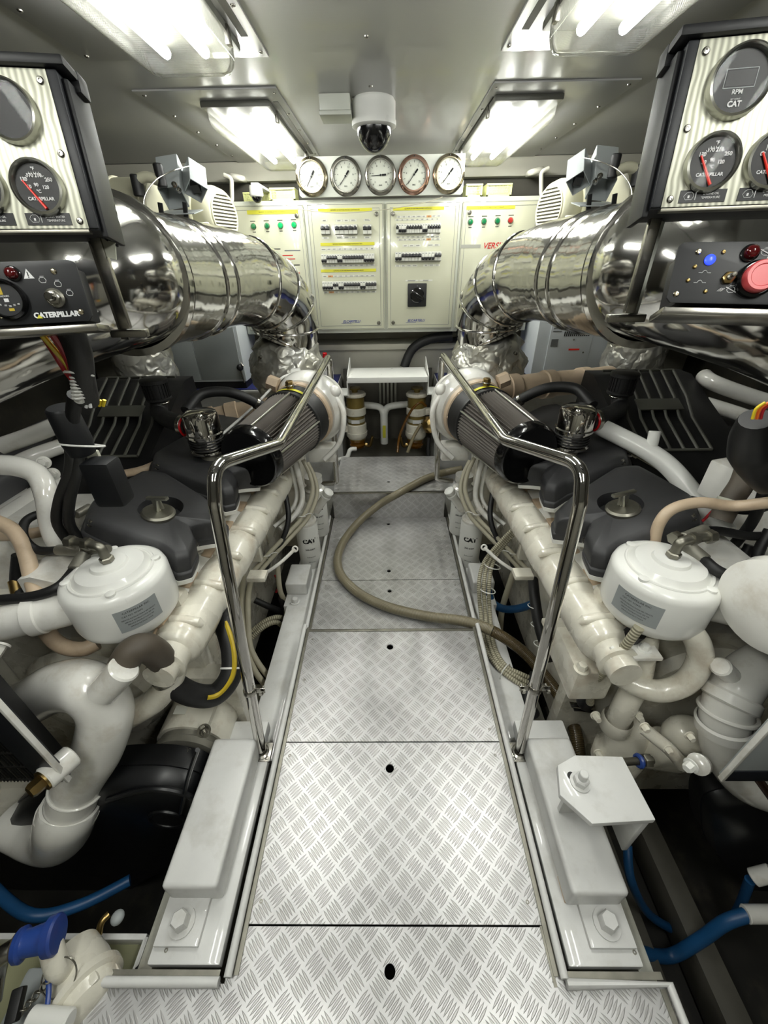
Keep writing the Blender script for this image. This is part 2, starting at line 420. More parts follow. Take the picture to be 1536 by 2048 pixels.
# ---- bulkhead lamps
def lamp(s, x0, x1, y0, y1, label, grp='ceiling lamps'):
    cx, cy = (x0 + x1) / 2, (y0 + y1) / 2
    t = thing('ceiling_lamp', label, 'lamp', (cx, cy, ZC - .006), grp)
    N('lamp_tray').bx(x0, x1, y0, y1, ZC - .026, ZC - .006, .006).obj('housing', t)
    # fluted cover: rounded tray, open towards the ceiling
    w2, l2 = (x1 - x0) / 2 - .008, (y1 - y0) / 2 - .008; rings = []
    for k, (ins, z) in enumerate(((0, ZC - .026), (.001, ZC - .05), (.006, ZC - .068), (.016, ZC - .08), (.035, ZC - .086))):
        ring = []
        for q in range(4):
            sx, sy = ((1, 1), (-1, 1), (-1, -1), (1, -1))[q]; R = .05
            for j in range(7):
                a = PI / 2 * q + PI / 2 * j / 6
                ring.append(V((cx + sx * (w2 - R) + (R - ins) * math.cos(a), cy + sy * (l2 - R) + (R - ins) * math.sin(a), z)))
        rings.append(ring)
    b = N('lamp_cover'); b.grid(rings, True, False, True); b.obj('lamp_cover', t, sharp=60)
    for dx in (-.055, .055):
        N('tube_light').cyl((cx + dx, y0 + .12, ZC - .045), (cx + dx, y1 - .07, ZC - .045), .013, 8).obj('fluorescent_tube', t)
    for y in (y0 + .12, y1 - .12):
        for q in (x0, x1): N('steel').bx(q - .006, q + .006, y - .012, y + .012, ZC - .05, ZC - .012, .002).obj('clip', t)
    return t
lamp(-1, -.73, -.455, 2.17, 3.12, 'clear fluted ceiling lamp at the far left, beside the junction box')
lamp(1, .43, .70, 2.17, 3.12, 'clear fluted ceiling lamp at the far right, above the gauge board end')
lamp(-1, -.70, -.42, .76, 1.70, 'large bright twin tube ceiling lamp at the near left corner')
lamp(1, .43, .71, .76, 1.62, 'large bright twin tube ceiling lamp at the near right corner')
lamp(-1, -.70, -.42, -.62, .30, 'added twin tube fill lamp on the left, unseen behind the viewer')  # this rear pair is unseen, added for general fill light
lamp(1, .43, .71, -.62, .30, 'added twin tube fill lamp on the right, unseen behind the viewer')

# ================================================================== WALKWAY
XC = .004
def plate(y0, y1, z, x0=-.345, x1=.355, holes=(), label='', xs=None, name='tread_plate'):
    """alloy tread plate; finger hole(s) cut with real depth, screws along the edges"""
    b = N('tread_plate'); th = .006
    ys = [y0]; 
    hole = holes[0] if holes else None
    outline = xs or [(x0, y0), (x1, y0), (x1, y1), (x0, y1)]
    t = thing(name, label, 'floor plate', ((x0 + x1) / 2, (y0 + y1) / 2, z - th), 'tread plates of the walkway')
    for (top, zz) in ((True, z), (False, z - th)):
        ov = [b.bm.verts.new((p[0], p[1], zz)) for p in outline]
        edges = [b.bm.edges.new((ov[i], ov[(i + 1) % len(ov)])) for i in range(len(ov))]
        hv = []
        for (hx, hy, hr) in holes:
            h = [b.bm.verts.new((hx + hr * math.cos(2 * PI * k / 24), hy + hr * math.sin(2 * PI * k / 24), zz)) for k in range(24)]
            hv.append(h); edges += [b.bm.edges.new((h[i], h[(i + 1) % 24])) for i in range(24)]
        bmesh.ops.triangle_fill(b.bm, edges=edges, use_beauty=True)
        if top: tops = (ov, hv)
        else:
            for i in range(len(ov)): b.face((ov[i], ov[(i + 1) % len(ov)], tops[0][(i + 1) % len(ov)], tops[0][i]))
            for A, B in zip(hv, tops[1]):
                for i in range(24): b.face((A[i], A[(i + 1) % 24], B[(i + 1) % 24], B[i]))
    for f in b.bm.faces: f.smooth = False
    b.obj('plate', t, sharp=20)
    c = N('dull_steel')
    n = max(2, int((y1 - y0) / .15))
    for i in range(n):
        yy = y0 + .04 + (y1 - y0 - .08) * i / (n - 1)
        for xx in (x0 + .03, x1 - .03): c.lathe((xx, yy, z - .001), (0, 0, 1), [(.0045, 0), (.0045, .0016), (.002, .0017), (.002, .0008)], 8)
    c.obj('plate_screw', t)
    return t
plate(-.35, .268, 0, -.56, .585, [(-.008, .197, .0125)], 'nearest and widest alloy tread plate with a round hole, at the bottom edge',
      [(-.69, -.35), (.60, -.35), (.60, .178), (.380, .178), (.380, .268), (-.376, .268), (-.376, .178), (-.69, .178)])
t = bpy.data.objects['tread_plate']; q0, q1 = at(1082, 1852, z=.001), at(1112, 1975, z=.001); N('dull_steel').box(fr((q0 + q1) / 2, q1 - q0, (1, 0, 0)), (q1 - q0).length, .007, .002).obj('edge_strip', t)
plate(.272, .698, 0, holes=[(-.005, .619, .013)], x0=-.36, x1=.365, label='long alloy tread plate second from the viewer, hole near its far edge')
plate(.702, 1.165, 0, holes=[(-.001, 1.084, .0135)], x0=-.36, x1=.365, label='alloy tread plate third from the viewer, ending at the step down')
plate(1.20, 1.578, -.08, x0=-.365, x1=.372, holes=[(-.001, 1.497, .011)], label='lower alloy tread plate crossed by the hose, just past the step down')
plate(1.582, 2.185, -.08, x0=-.365, x1=.372, holes=[(-.003, 1.652, .011), (-.004, 2.11, .011)], label='lower alloy tread plate in front of the riser, two small holes')
plate(2.19, 2.735, .11, x0=-.355, x1=.355, holes=[(.0, 2.33, .01)], label='raised alloy tread plate at the far end below the filters')
# far riser, step nose, curb angles
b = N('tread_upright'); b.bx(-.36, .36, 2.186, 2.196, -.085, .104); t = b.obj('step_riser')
tag(t, 'upright alloy tread sheet facing the raised far plate', 'step riser')
b = N('steel'); b.bx(-.36, .36, 2.180, 2.2, .104, .112, .002); b.obj('nosing', t)
b = N('dull_steel'); b.bx(-.37, .372, 1.166, 1.178, -.085, .003, .001); t = b.obj('step_edge'); tag(t, 'thin alloy edge closing the step between upper and lower plates', 'step edge')
def curb(pts, z, label, w=.022, h=.03):
    t = thing('curb_rail', label, 'edge rail', (*pts[0], z), 'painted rails edging the walkway')
    P = [V((x, y, z)) for x, y in pts]
    b = N('bed_white'); b.tube(P, w * .42, 10)
    for i in range(len(P) - 1):
        a, c = P[i], P[i + 1]; d = (c - a).normalized(); M = fr((a + c) / 2 - V((0, 0, h * .45)), d, (d.y, -d.x, 0))
        b.box(M, (c - a).length, w * .25, h, .002)
    b.obj('rail', t)
    b = N('dull_steel')
    for i in range(len(P) - 1):
        a, c = P[i], P[i + 1]; d = (c - a).normalized(); sgn = -1 if (a.x + c.x) > 0 else 1
        n = V((-d.y, d.x, 0)); n = n if n.dot(V((XC, .6, 0)) - (a + c) / 2) > 0 else -n
        b.box(fr((a + c) / 2 + n * .014 - V((0, 0, .011)), d, n), (c - a).length - .01, .012, .003)
    b.obj('flange', t)
for s in (-1, 1):
    side = 'left' if s < 0 else 'right'
    curb([(s * .372 + XC, .185), (s * .375 + XC, 1.19)], .014, 'painted edge rail along the upper near walkway, %s side' % side)
    curb([(s * .385 + XC, 1.21), (s * .390 + XC, 2.17)], -.055, 'painted edge rail along the lower walkway, %s side' % side)
curb([(-.70, .178), (-.385, .178)], .014, 'short painted rail across the plate corner at bottom left')
curb([(.378, .178), (.60, .178), (.598, -.3)], .014, 'bent painted rail round the plate corner at bottom right')

# ---- engine bearers, both sides
for s in (-1, 1):
    side = 'left' if s < 0 else 'right'
    t = thing('engine_bed', 'white painted engine bed beam with bolted foot plate along the %s of the walkway' % side, 'engine bed', (s * .48, 1.2, -.72), 'engine beds')
    X = lambda a, b_: (min(s * a, s * b_), max(s * a, s * b_))
    b = N('bed_white'); x0, x1 = X(.397, .565); b.bx(x0, x1, .205, .70, -.03, .0, .005)
    b.obj('foot_plate', t)
    b = N('bed_white'); x0, x1 = X(.425, .56)
    yb = .315 if s < 0 else .305
    b.bx(x0, x1, yb, .67, 0, .085, .012, 3)
    b.m('tan_paint').bx(s * .427 - .001, s * .427 + .001, .31, .36, .0, .004) if s > 0 else None
    b.obj('beam', t)
    b = N('bed_white'); x0, x1 = X(.455, .56); b.bx(x0, x1, .232, .318, 0, .012, .002)
    b.obj('bolt_pad', t)
    N('bed_white').hexa((s * .508, .272, .012), (0, 0, 1), .021, .026).obj('bolt', t)
    b = N('bed_white'); x0, x1 = X(.40, .52); b.bx(x0, x1, .69, 2.74, -.72, -.105, .01)
    x0, x1 = X(.43, .60); b.bx(x0, x1, .66, .78, -.06, -.01, .008)
    b.obj('stringer', t)
    b = N('grey_paint'); x0, x1 = X(.565, .60); b.bx(x0, x1, .1, .75, -.72, -.04, .004)
    x0, x1 = X(.62, .70); b.bx(x0, x1, .1, 1.2, -.74, -.42, .004)
    b.obj('web_plate', t)
    # engine mount block under the oil filter
    b = N('bed_white'); x0, x1 = X(.425, .535); b.bx(x0, x1, 1.42, 1.56, -.15, -.105, .004); b.bx(x0, x1, 1.5, 1.66, -.105, -.03, .01, 3)
    b.hexa((s * .48, 1.45, -.105), (0, 0, 1), .017, .02); b.obj('mount_block', t)

# right hand slotted bracket on the bed
t = thing('slotted_bracket', 'thick white steel bracket plate with slot and big nut on the right engine bed', 'bracket', (.52, .47, .085))
M = Matrix.Translation((0, 0, .235))
z = .25
pl = [at(1115, 1530, z=z), at(1120, 1590, z=z), at(1185, 1648, z=z), at(1312, 1640, z=z), at(1245, 1513, z=z), at(1150, 1510, z=z)]
b = N('bed_white'); b.prism(M, [(p.x, p.y) for p in pl], .015, .003)
b.obj('plate', t)
b = N('bed_white'); p = at(1305, 1640, z=z); q = at(1250, 1515, z=z)
b.box(fr(((p.x + q.x) / 2 - .006, (p.y + q.y) / 2, .15), (0, 1, 0), (0, 0, 1)), .13, .19, .014, .003)
b.box(fr((.52, .475, .16), (1, 0, 0), (0, 0, 1)), .14, .15, .012, .003)
b.obj('gusset', t)
c = at(1160, 1565, z=.25); b = N('dull_steel'); b.m('bed_white').lathe(c, (0, 0, 1), [(.024, 0), (.024, .004)], 24); b.lathe(c, (0, 0, 1), [(.018, .004), (.018, .02), (.015, .023)], 6); b.cyl(c, c + V((0, 0, .045)), .0105, 16, bev=.0015)
b.obj('stud_and_nut', t)
N('black_matte').lathe(at(1143, 1552, z=.251), (0, 0, 1), [(.010, 0), (.010, .0006)], 20).obj('slot', t)

# ================================================================== HANDRAILS
def handrail(s):
    side = 'left' if s < 0 else 'right'
    if s < 0:
        p = [at(522, 1498, z=.02), at(430, 1010, y=.80), at(440, 940, y=.90), at(558, 888, y=1.10), at(658, 712, y=2.16), at(674, 965, y=2.16), at(640, 968, y=2.17)]
        base = p[0]
    else:
        p = [at(1040, 1498, z=.02), at(1160, 1010, y=.80), at(1150, 945, y=.90), at(1010, 880, y=1.10), at(884, 708, y=2.16), at(873, 958, y=2.16), at(905, 962, y=2.17)]
    t = thing('handrail', 'bent polished steel handrail on the %s side of the walkway' % side, 'handrail', (p[0].x, p[0].y, 0), 'polished handrails')
    path = fillet(p[:2] + [p[1] + (p[1] - p[0]).normalized() * .085 + V((0, .03, 0))] + p[3:], [.05, .09, .09, .055, .03], 8)
    N('chrome').tube(path, .0165, 20).obj('rail_tube', t, sharp=60)
    b = N('steel'); b.lathe(p[0] - V((0, 0, .022)), (0, 0, 1), [(.024, 0), (.024, .006), (.0175, .01), (.0175, .02)], 20)
    b.bx(p[0].x - .032, p[0].x + .032, p[0].y - .03, p[0].y + .03, -.004, .003, .002)
    for dx in (-.022, .022): b.screw((p[0].x + dx, p[0].y - .02, .003), (0, 0, 1), .006)
    b.obj('base_flange', t)
    # pipe clamp with two screws
    k = .30 if s < 0 else .31; c = p[0].lerp(p[1], k); d = (p[1] - p[0]).normalized()
    b = N('steel'); M = axfr(c, d); b.lathe(c - d * .009, d, [(.0185, 0), (.0195, .002), (.0195, .016), (.0185, .018)], 20)
    sx = V((1, 0, 0)); 
    for q in ((1, -1) if s > 0 else (1,)):
        e = c + sx * .036 * q; b.box(fr(c + sx * .028 * q, sx, d), .034, .018, .003, .001); b.nut(e - V((0, .008, 0)), (0, -1, 0), .007, .006); b.cyl(e, e + V((0, .014, 0)), .004, 8)
    b.obj('pipe_clamp', t)
handrail(-1); handrail(1)
# ================================================================== ELECTRICAL CABINET
YC = 2.985
def ac(px, py): return at(px, py, y=YC)
cb = thing('electrical_cabinet', 'long cream electrical cabinet of four doors with breaker rows on the far wall', 'electrical cabinet', (0, 3.1, .94))
N('cabinet_frame').bx(-.975, .955, 3.0, 3.36, .932, 1.668, .004).obj('case', cb)
def face_frame(x, z, y=YC): return fr((x, y - .0005, z), (1, 0, 0), (0, 0, 1))
doors = [(-.955, -.50), (-.478, -.016), (.0, .445), (.462, .935)]
DZ = (.955, 1.648)
D = []
for i, (x0, x1) in enumerate(doors):
    b = N('cabinet_cream').bx(x0, x1, YC, 3.0, DZ[0], DZ[1], .003)
    d = b.obj('door', cb); D.append(d)
    b = N('line_grey')
    for ins, wd in ((.004, .0022), (.024, .0018)):
        X0, X1, Z0, Z1 = x0 + ins, x1 - ins, DZ[0] + ins, DZ[1] - ins
        for q in ((X0, X1, Z0, Z0 + wd), (X0, X1, Z1 - wd, Z1), (X0, X0 + wd, Z0, Z1), (X1 - wd, X1, Z0, Z1)):
            b.bx(q[0], q[1], YC - .0008, YC, q[2], q[3])
    b.obj('border_line', d)
    for zz in (DZ[0] + .04, DZ[1] - .055):
        xx = (x1 - .042) if i < 2 else (x0 + .042)
        b = N('steel').lathe((xx, YC, zz), (0, -1, 0), [(.0125, 0), (.0125, .003), (.010, .006), (.004, .0065), (.004, .004), (0, .004)], 16); b.obj('door_lock', d)
def cell(d, name, px0, py0, px1, py1, m_, depth=.001):
    """flat strip on the doors between two photo corners"""
    p, q = ac(px0, py0), ac(px1, py1)
    return N(m_).bx(p.x, q.x, YC - depth, YC, q.z, p.z).obj(name, d)
def strip(d, px0, px1, py, txt, h=.016):
    p, q = ac(px0, py), ac(px1, py); zc = (p.z + q.z) / 2
    o = N('yellow_strip').bx(p.x, q.x, YC - .0015, YC, zc - h / 2, zc + h / 2).obj('title_strip', d)
    n = int((q.x - p.x) * .7 / .0062)
    N('black_ink').text(txt[:n], fr(((p.x + q.x) / 2, YC - .0018, zc), (1, 0, 0), (0, 0, 1)), .0085, ext=.0001).obj('lettering', o)
TT = 'QUADRO DI DISTRIBUZIONE E COMANDO SERVIZI 230V 24V DC DISTRIBUTION'
strip(D[0], 494, 596, 424, TT, .02); strip(D[1], 636, 744, 420, TT); strip(D[1], 641, 749, 488, TT); strip(D[1], 642, 752, 541, TT)
strip(D[2], 786, 888, 417, TT); strip(D[3], 933, 1030, 415, TT)
def breakers(d, px0, px1, py, pat, h=.052):
    """row of miniature breakers: pat has one letter per module, u = lever up, d = down, T = twin bridged"""
    p, q = ac(px0, py), ac(px1, py); zc = (p.z + q.z) / 2; wd = (q.x - p.x) / len(pat)
    o = N('breaker_grey').bx(p.x, q.x, YC - .010, YC, zc - h / 2, zc + h / 2, .002).obj('breaker_row', d)
    for i, ch in enumerate(pat):
        x = p.x + wd * (i + .5); b = N('label_white').bx(x - wd * .46, x + wd * .46, YC - .0155, YC - .009, zc - h * .44, zc + h * .44, .001)
        b.m('breaker_dark'); zz = zc + (.004 if ch in 'uT' else -.010)
        b.bx(x - wd * .46, x + wd * .46, YC - .017, YC - .015, zz - .007, zz + .007)
        b.box(fr((x, YC - .021, zz + (.003 if ch != 'd' else -.003)), (1, 0, 0), (0, .35 if ch != 'd' else -.35, 1)), wd * (.98 if ch == 'T' else .55), .012, .010, .0015)
        b.m('line_grey').bx(x - wd * .3, x + wd * .2, YC - .0157, YC - .0155, zc + h * .28, zc + h * .36)
        b.obj('breaker', o)
def labels(d, px0, px1, py, n, h=.011, orange=None, skip=()):
    p, q = ac(px0, py), ac(px1, py); zc = (p.z + q.z) / 2; wd = (q.x - p.x) / n
    rng = random.Random(int(px0 + py))
    for i in range(n):
        if i in skip: continue
        b = N('label_white')
        b.m('orange_label' if i == orange else 'label_white')
        x = p.x + wd * (i + .5); b.bx(x - wd * .46, x + wd * .46, YC - .0009, YC, zc - h / 2, zc + h / 2)
        b.m('black_ink'); k = wd * rng.uniform(.2, .36)
        for dz in (-.0018, .0018): b.bx(x - k, x + k * rng.uniform(.5, 1), YC - .0012, YC - .0009, zc + dz - .0007, zc + dz + .0007)
        b.obj('label', d)
breakers(D[1], 642, 660, 459, 'TT'); breakers(D[1], 670, 715, 459, 'TTTTu'); breakers(D[1], 726, 743, 459, 'TT')
labels(D[1], 642, 656, 441, 1); labels(D[1], 671, 714, 441, 3); labels(D[1], 727, 742, 440, 1)
labels(D[1], 643, 659, 476, 1); labels(D[1], 672, 715, 475, 3); labels(D[1], 728, 743, 475, 1)
labels(D[1], 642, 750, 498, 10, .012); breakers(D[1], 643, 749, 517, 'ddTTTTddTTTTTTTTdddd'); labels(D[1], 644, 750, 531, 10, .010)
labels(D[1], 645, 751, 552, 10, .010, 1); breakers(D[1], 645, 753, 571, 'dddduuddTTTTTTddTTTT'); labels(D[1], 647, 753, 584, 10, .010, 1)
labels(D[2], 793, 883, 433, 9, .010, 6); labels(D[2], 790, 880, 439, 9, .007); breakers(D[2], 792, 881, 457, 'uddduuuuuudduuuuu')
labels(D[2], 792, 880, 474, 9, .007); labels(D[2], 796, 881, 479, 9, .010, 6)
labels(D[2], 792, 880, 491, 7, .012, None, (0, 4)); breakers(D[2], 790, 882, 513, 'ddTTTTTTddddTT'); labels(D[2], 790, 880, 531, 8, .011, None, (4,))
labels(D[2], 810, 866, 561, 2, .008)
# rotary switch
p = ac(834, 590); o = N('black_matte').bx(p.x - .062, p.x + .062, YC - .012, YC, p.z - .068, p.z + .068, .006).obj('switch_plate', D[2])
b = N('black_gloss').lathe((p.x, YC - .012, p.z), (0, -1, 0), [(.045, 0), (.045, .012), (.04, .016)], 28)
b.box(fr((p.x + .005, YC - .034, p.z - .003), (1, 0, -.6), (.6, 0, 1)), .085, .022, .02, .004); b.obj('rotary_knob', o)
N('grey_ink').text('0', fr((p.x, YC - .0125, p.z + .053), (1, 0, 0), (0, 0, 1)), .012).obj('numeral', o)
# pilot lamps
for px, py, mm, d in ((507, 453, 'green_lamp', 0), (534, 452, 'green_lamp', 0), (561, 451, 'green_lamp_lit', 0), (588, 450, 'green_lamp_lit', 0),
                      (941, 444, 'green_lamp', 3), (968, 443, 'green_lamp', 3), (995, 442, 'green_lamp', 3), (1021, 441, 'red_lamp', 3)):
    p = ac(px, py); b = N('steel').ring((p.x, YC, p.z), (0, -1, 0), .0155, .0022, 24, 6); b.m(mm).lathe((p.x, YC, p.z), (0, -1, 0), [(.0145, 0), (.0145, .008), (.011, .013), (0, .014)], 20)
    b.m('black_ink').bx(p.x - .016, p.x + .016, YC - .0008, YC, p.z + .024, p.z + .028).bx(p.x - .010, p.x + .010, YC - .0008, YC, p.z - .030, p.z - .026)
    b.obj('pilot_lamp', D[d])
# writing on the outer doors
for px, py, w_, c in ((553, 498, .05, 'black_ink'), (585, 501, .10, 'line_grey'), (575, 511, .07, 'red_ink'), (578, 518, .08, 'red_ink'), (592, 530, .05, 'black_ink'), (595, 546, .03, 'red_ink'), (597, 561, .05, 'black_ink')):
    p = ac(px, py); N(c).bx(p.x - w_ / 2, p.x + w_ / 2, YC - .0008, YC, p.z - .0025, p.z + .0025).obj('printed_line', D[0])
p, q = ac(921, 493), ac(955, 491); N('grey_paint').bx(p.x, q.x + .02, YC - .001, YC, p.z - .009, p.z + .009).obj('logo_bar', D[3])
p = ac(975, 492); N('red_ink').text('VERSILIA', fr((p.x + .055, YC - .001, p.z), (1, 0, 0), (0, 0, 1)), .044, shear=.25, bold=.0006).obj('red_lettering', D[3])
for px, d in ((703, 1), (832, 2)):
    p = ac(px, 643 if d == 1 else 641); b = N('blue_ink').text('ELCARTELLI', fr((p.x, YC - .0008, p.z), (1, 0, 0), (0, 0, 1)), .021, shear=.35, bold=.0004, sx=1.05)
    b.bx(p.x - .07, p.x + .0, YC - .0012, YC, p.z - .0125, p.z - .0108); b.obj('maker_lettering', D[d])

# ---- gauge board above the cabinet
YG = 2.955
gb = thing('gauge_board', 'pale metal board with five round pressure gauges above the cabinet', 'gauge board', (-.03, YG + .01, 1.675))
p, q = at(596, 320, y=YG), at(929, 390, y=YG)
b = N('cabinet_frame'); bw, bh = q.x - p.x, .182
M = fr((-.028, YG, 1.766), (1, 0, .0), (0, 0, 1))
b.prism(M @ Matrix.Translation((0, 0, -.012)), [(-bw / 2 + .012, -bh / 2), (bw / 2 - .012, -bh / 2), (bw / 2, -bh / 2 + .012), (bw / 2, bh / 2), (-bw / 2, bh / 2), (-bw / 2, -bh / 2 + .012)], .012, .002)
b.obj('board', gb)
names = ('steel', 'dull_steel', 'steel', 'copper', 'brass')
rims = ('pale_brass', 'steel', 'steel', 'copper', 'pale_brass')
for i, (px, py) in enumerate(((623, 354), (691, 353), (761, 351), (828, 350), (898, 348))):
    c = at(px, py, y=YG - .012)
    g = N(rims[i]).lathe((c.x, YG, c.z), (0, -1, 0), [(.091, 0), (.091, .006), (.085, .012), (.078, .014), (.078, .028), (.074, .033), (.069, .033), (.068, .024)], 48, False).obj('pressure_gauge', gb)
    b = N('gauge_face').lathe((c.x, YG, c.z), (0, -1, 0), [(.070, .0), (.070, .022), (0, .022)], 40); b.obj('dial', g)
    b = N('black_ink'); Mg = fr((c.x, YG - .0225, c.z), (1, 0, 0), (0, 0, 1))
    for k in range(11):
        a = math.radians(225 - 27 * k)
        b.box(Mg @ Matrix.Rotation(a, 4, 'Z') @ Matrix.Translation((.058, 0, 0)), .010, .0018, .0006)
    for k in range(0, 11, 2):
        a = math.radians(225 - 27 * k); b.text(str(k * 2), Mg @ Matrix.Translation((.044 * math.cos(a), .044 * math.sin(a), 0)), .012)
    b.text('BAR', Mg @ Matrix.Translation((0, -.045, 0)), .010); b.obj('dial_marks', g)
    ang = (1.0, .87, .05, .87, .87)[i]
    b = N('black_matte').box(Mg @ Matrix.Rotation(ang, 4, 'Z') @ Matrix.Translation((-.010, 0, .003)), .085, .003, .001); b.box(Mg @ Matrix.Rotation(ang, 4, 'Z') @ Matrix.Translation((.02, 0, .003)), .022, .009, .001); b.lathe(Mg.translation, (0, -1, 0), [(.005, 0), (.005, .005)], 12)
    b.obj('needle', g)
    N('gauge_glass').lathe((c.x, YG, c.z), (0, -1, 0), [(.0685, .0295), (0, .0295)], 32, False).obj('glass', g)
    for a in (90, 215, 325):
        a = math.radians(a); N('black_matte').screw((c.x + .083 * math.cos(a), YG - .0135, c.z + .083 * math.sin(a)), (0, -1, 0), .004).obj('screw', g)

# ---- cameras, junction box, cable
def dome(px, py0, py1, y, r, label, hang=ZC):
    top = at(px, py0, y=y); c = V((top.x, y, hang))
    t = thing('dome_camera', label, 'security camera', c)
    h = .062 / .088 * r
    N('white_plastic').lathe(c, (0, 0, -1), [(r * .92, 0), (r, .01), (r, h), (r * 1.03, h + .004), (r * 1.03, h + .02), (r * .9, h + .026)], 36).obj('base', t)
    N('black_gloss').lathe(c + V((0, 0, -h - .02)), (0, 0, -1), [(r * .82 * math.cos(a), r * .86 * math.sin(a) * 1.1) for a in [PI / 2 * k / 9 for k in range(10)]], 36).obj('dome', t)
    return t
dome(747, 200, 290, 2.22, .088, 'large white dome security camera with black globe on the ceiling centre')
tt = dome(511, 375, 410, 2.93, .037, 'small white dome security camera left of the gauge board', at(511, 371, y=2.93).z)
N('white_plastic').bx(tt.location.x - .02, tt.location.x + .02, 2.92, 3.36, tt.location.z, tt.location.z + .012).obj('bracket', tt)
p, q = at(632, 196, z=1.9), at(697, 254, z=1.84)
t = thing('junction_box', 'flat grey junction box on the ceiling beside the big dome camera', 'junction box', (-.19, 2.2, 1.9))
b = N('cabinet_frame').bx(-.255, -.135, 2.14, 2.26, 1.852, 1.9, .004); b.obj('box', t)
N('cabinet_frame').bx(-.258, -.132, 2.137, 2.263, 1.838, 1.852, .004).obj('lid', t)
b = N('hose_beige').tube(spline([at(543, 398, y=2.93), at(600, 418, y=2.92), at(680, 426, y=2.92), at(770, 419, y=2.92), at(850, 405, y=2.925), at(885, 394, y=2.93)], 8), .0022, 6)
tag(b.obj('sagging_cable'), 'thin grey cable sagging across the front of the electrical cabinet', 'cable')

# ---- baskets on the cabinet top
for px0, px1, lb in ((481, 493, 'yellow green plastic basket on the cabinet behind the small dome camera'), (498, 588, 'yellow green plastic basket on the cabinet left of the gauges'), (931, 966, 'yellow green plastic basket right against the gauge board'), (972, 1025, 'yellow green plastic basket at the far right on the cabinet')):
    p, q = at(px0, 392, y=3.05), at(px1, 370, y=3.05); x0, x1 = p.x, q.x
    if px0 == 481: x0, x1 = at(505, 392, y=3.2).x - .06, at(540, 392, y=3.2).x
    if px0 == 498: x0 = at(540, 392, y=3.05).x
    yo = 3.2 if px0 == 481 else 3.05
    t = thing('storage_basket', lb, 'basket', ((x0 + x1) / 2, yo + .06, 1.668), 'plastic baskets')
    b = N('basket'); z0, z1 = 1.669, 1.735
    b.bx(x0, x1, yo, yo + .004, z0, z0 + .012).bx(x0, x1, yo - .004, yo + .006, z1 - .010, z1, .002).bx(x0, x0 + .012, yo, yo + .12, z0, z1).bx(x1 - .012, x1, yo, yo + .12, z0, z1).bx(x0, x1, yo + .116, yo + .12, z0, z1).bx(x0, x1, yo, yo + .12, z0, z0 + .004)
    n = int((x1 - x0) / .009)
    for k in range(n): b.bx(x0 + k * .009, x0 + k * .009 + .0035, yo + .001, yo + .004, z0 + .01, z1 - .008)
    for zz in (.024, .036, .048): b.bx(x0, x1, yo, yo + .003, z0 + zz - .002, z0 + zz)
    b.obj('basket_body', t)

# ================================================================== SHELF, FUEL FILTERS
t = thing('filter_shelf', 'white sheet metal shelf with upturned side lips over the fuel filters', 'shelf', (0, 2.85, .66))
b = N('clean_white'); b.bx(-.272, .272, 2.74, 3.03, .682, .690, .002)
b.bx(-.272, .272, 2.735, 2.741, .655, .690, .001); b.obj('top', t)
for s in (-1, 1): N('clean_white').prism(fr((s * .275, 2.735, .655), (0, 1, 0), (0, 0, 1)), [(0, 0), (.3, 0), (.3, .11), (.27, .11), (0, .045)], .004, .001).obj('side_lip', t)
for s in (-1, 1):
    b = N('clean_white').bx(s * .278 - .004, s * .278 + .004, 2.76, 2.95, .56, .66, .002); b.bx(s * .34 - .06, s * .34 + .055, 2.78, 2.96, .555, .565, .002); b.obj('bracket', t)
for s in (-1, 1):
    t = thing('workbench', 'white bench with navy mat, %s of the shelf beneath the exhaust' % ('left' if s < 0 else 'right'), 'bench', (s * 1.0, 3.0, -.74), 'benches along the far wall')
    x0, x1 = sorted((s * .36, s * 1.95)); b = N('bed_white').bx(x0, x1, 2.78, 3.19, .585, .605, .004); b.bx(x0, x1, 2.9, 3.19, -.7, .585); b.obj('bench_top', t)
    N('navy_cloth').bx(x0 + .005, x1 - .005, 2.785, 3.185, .605, .612, .003).obj('mat', t)

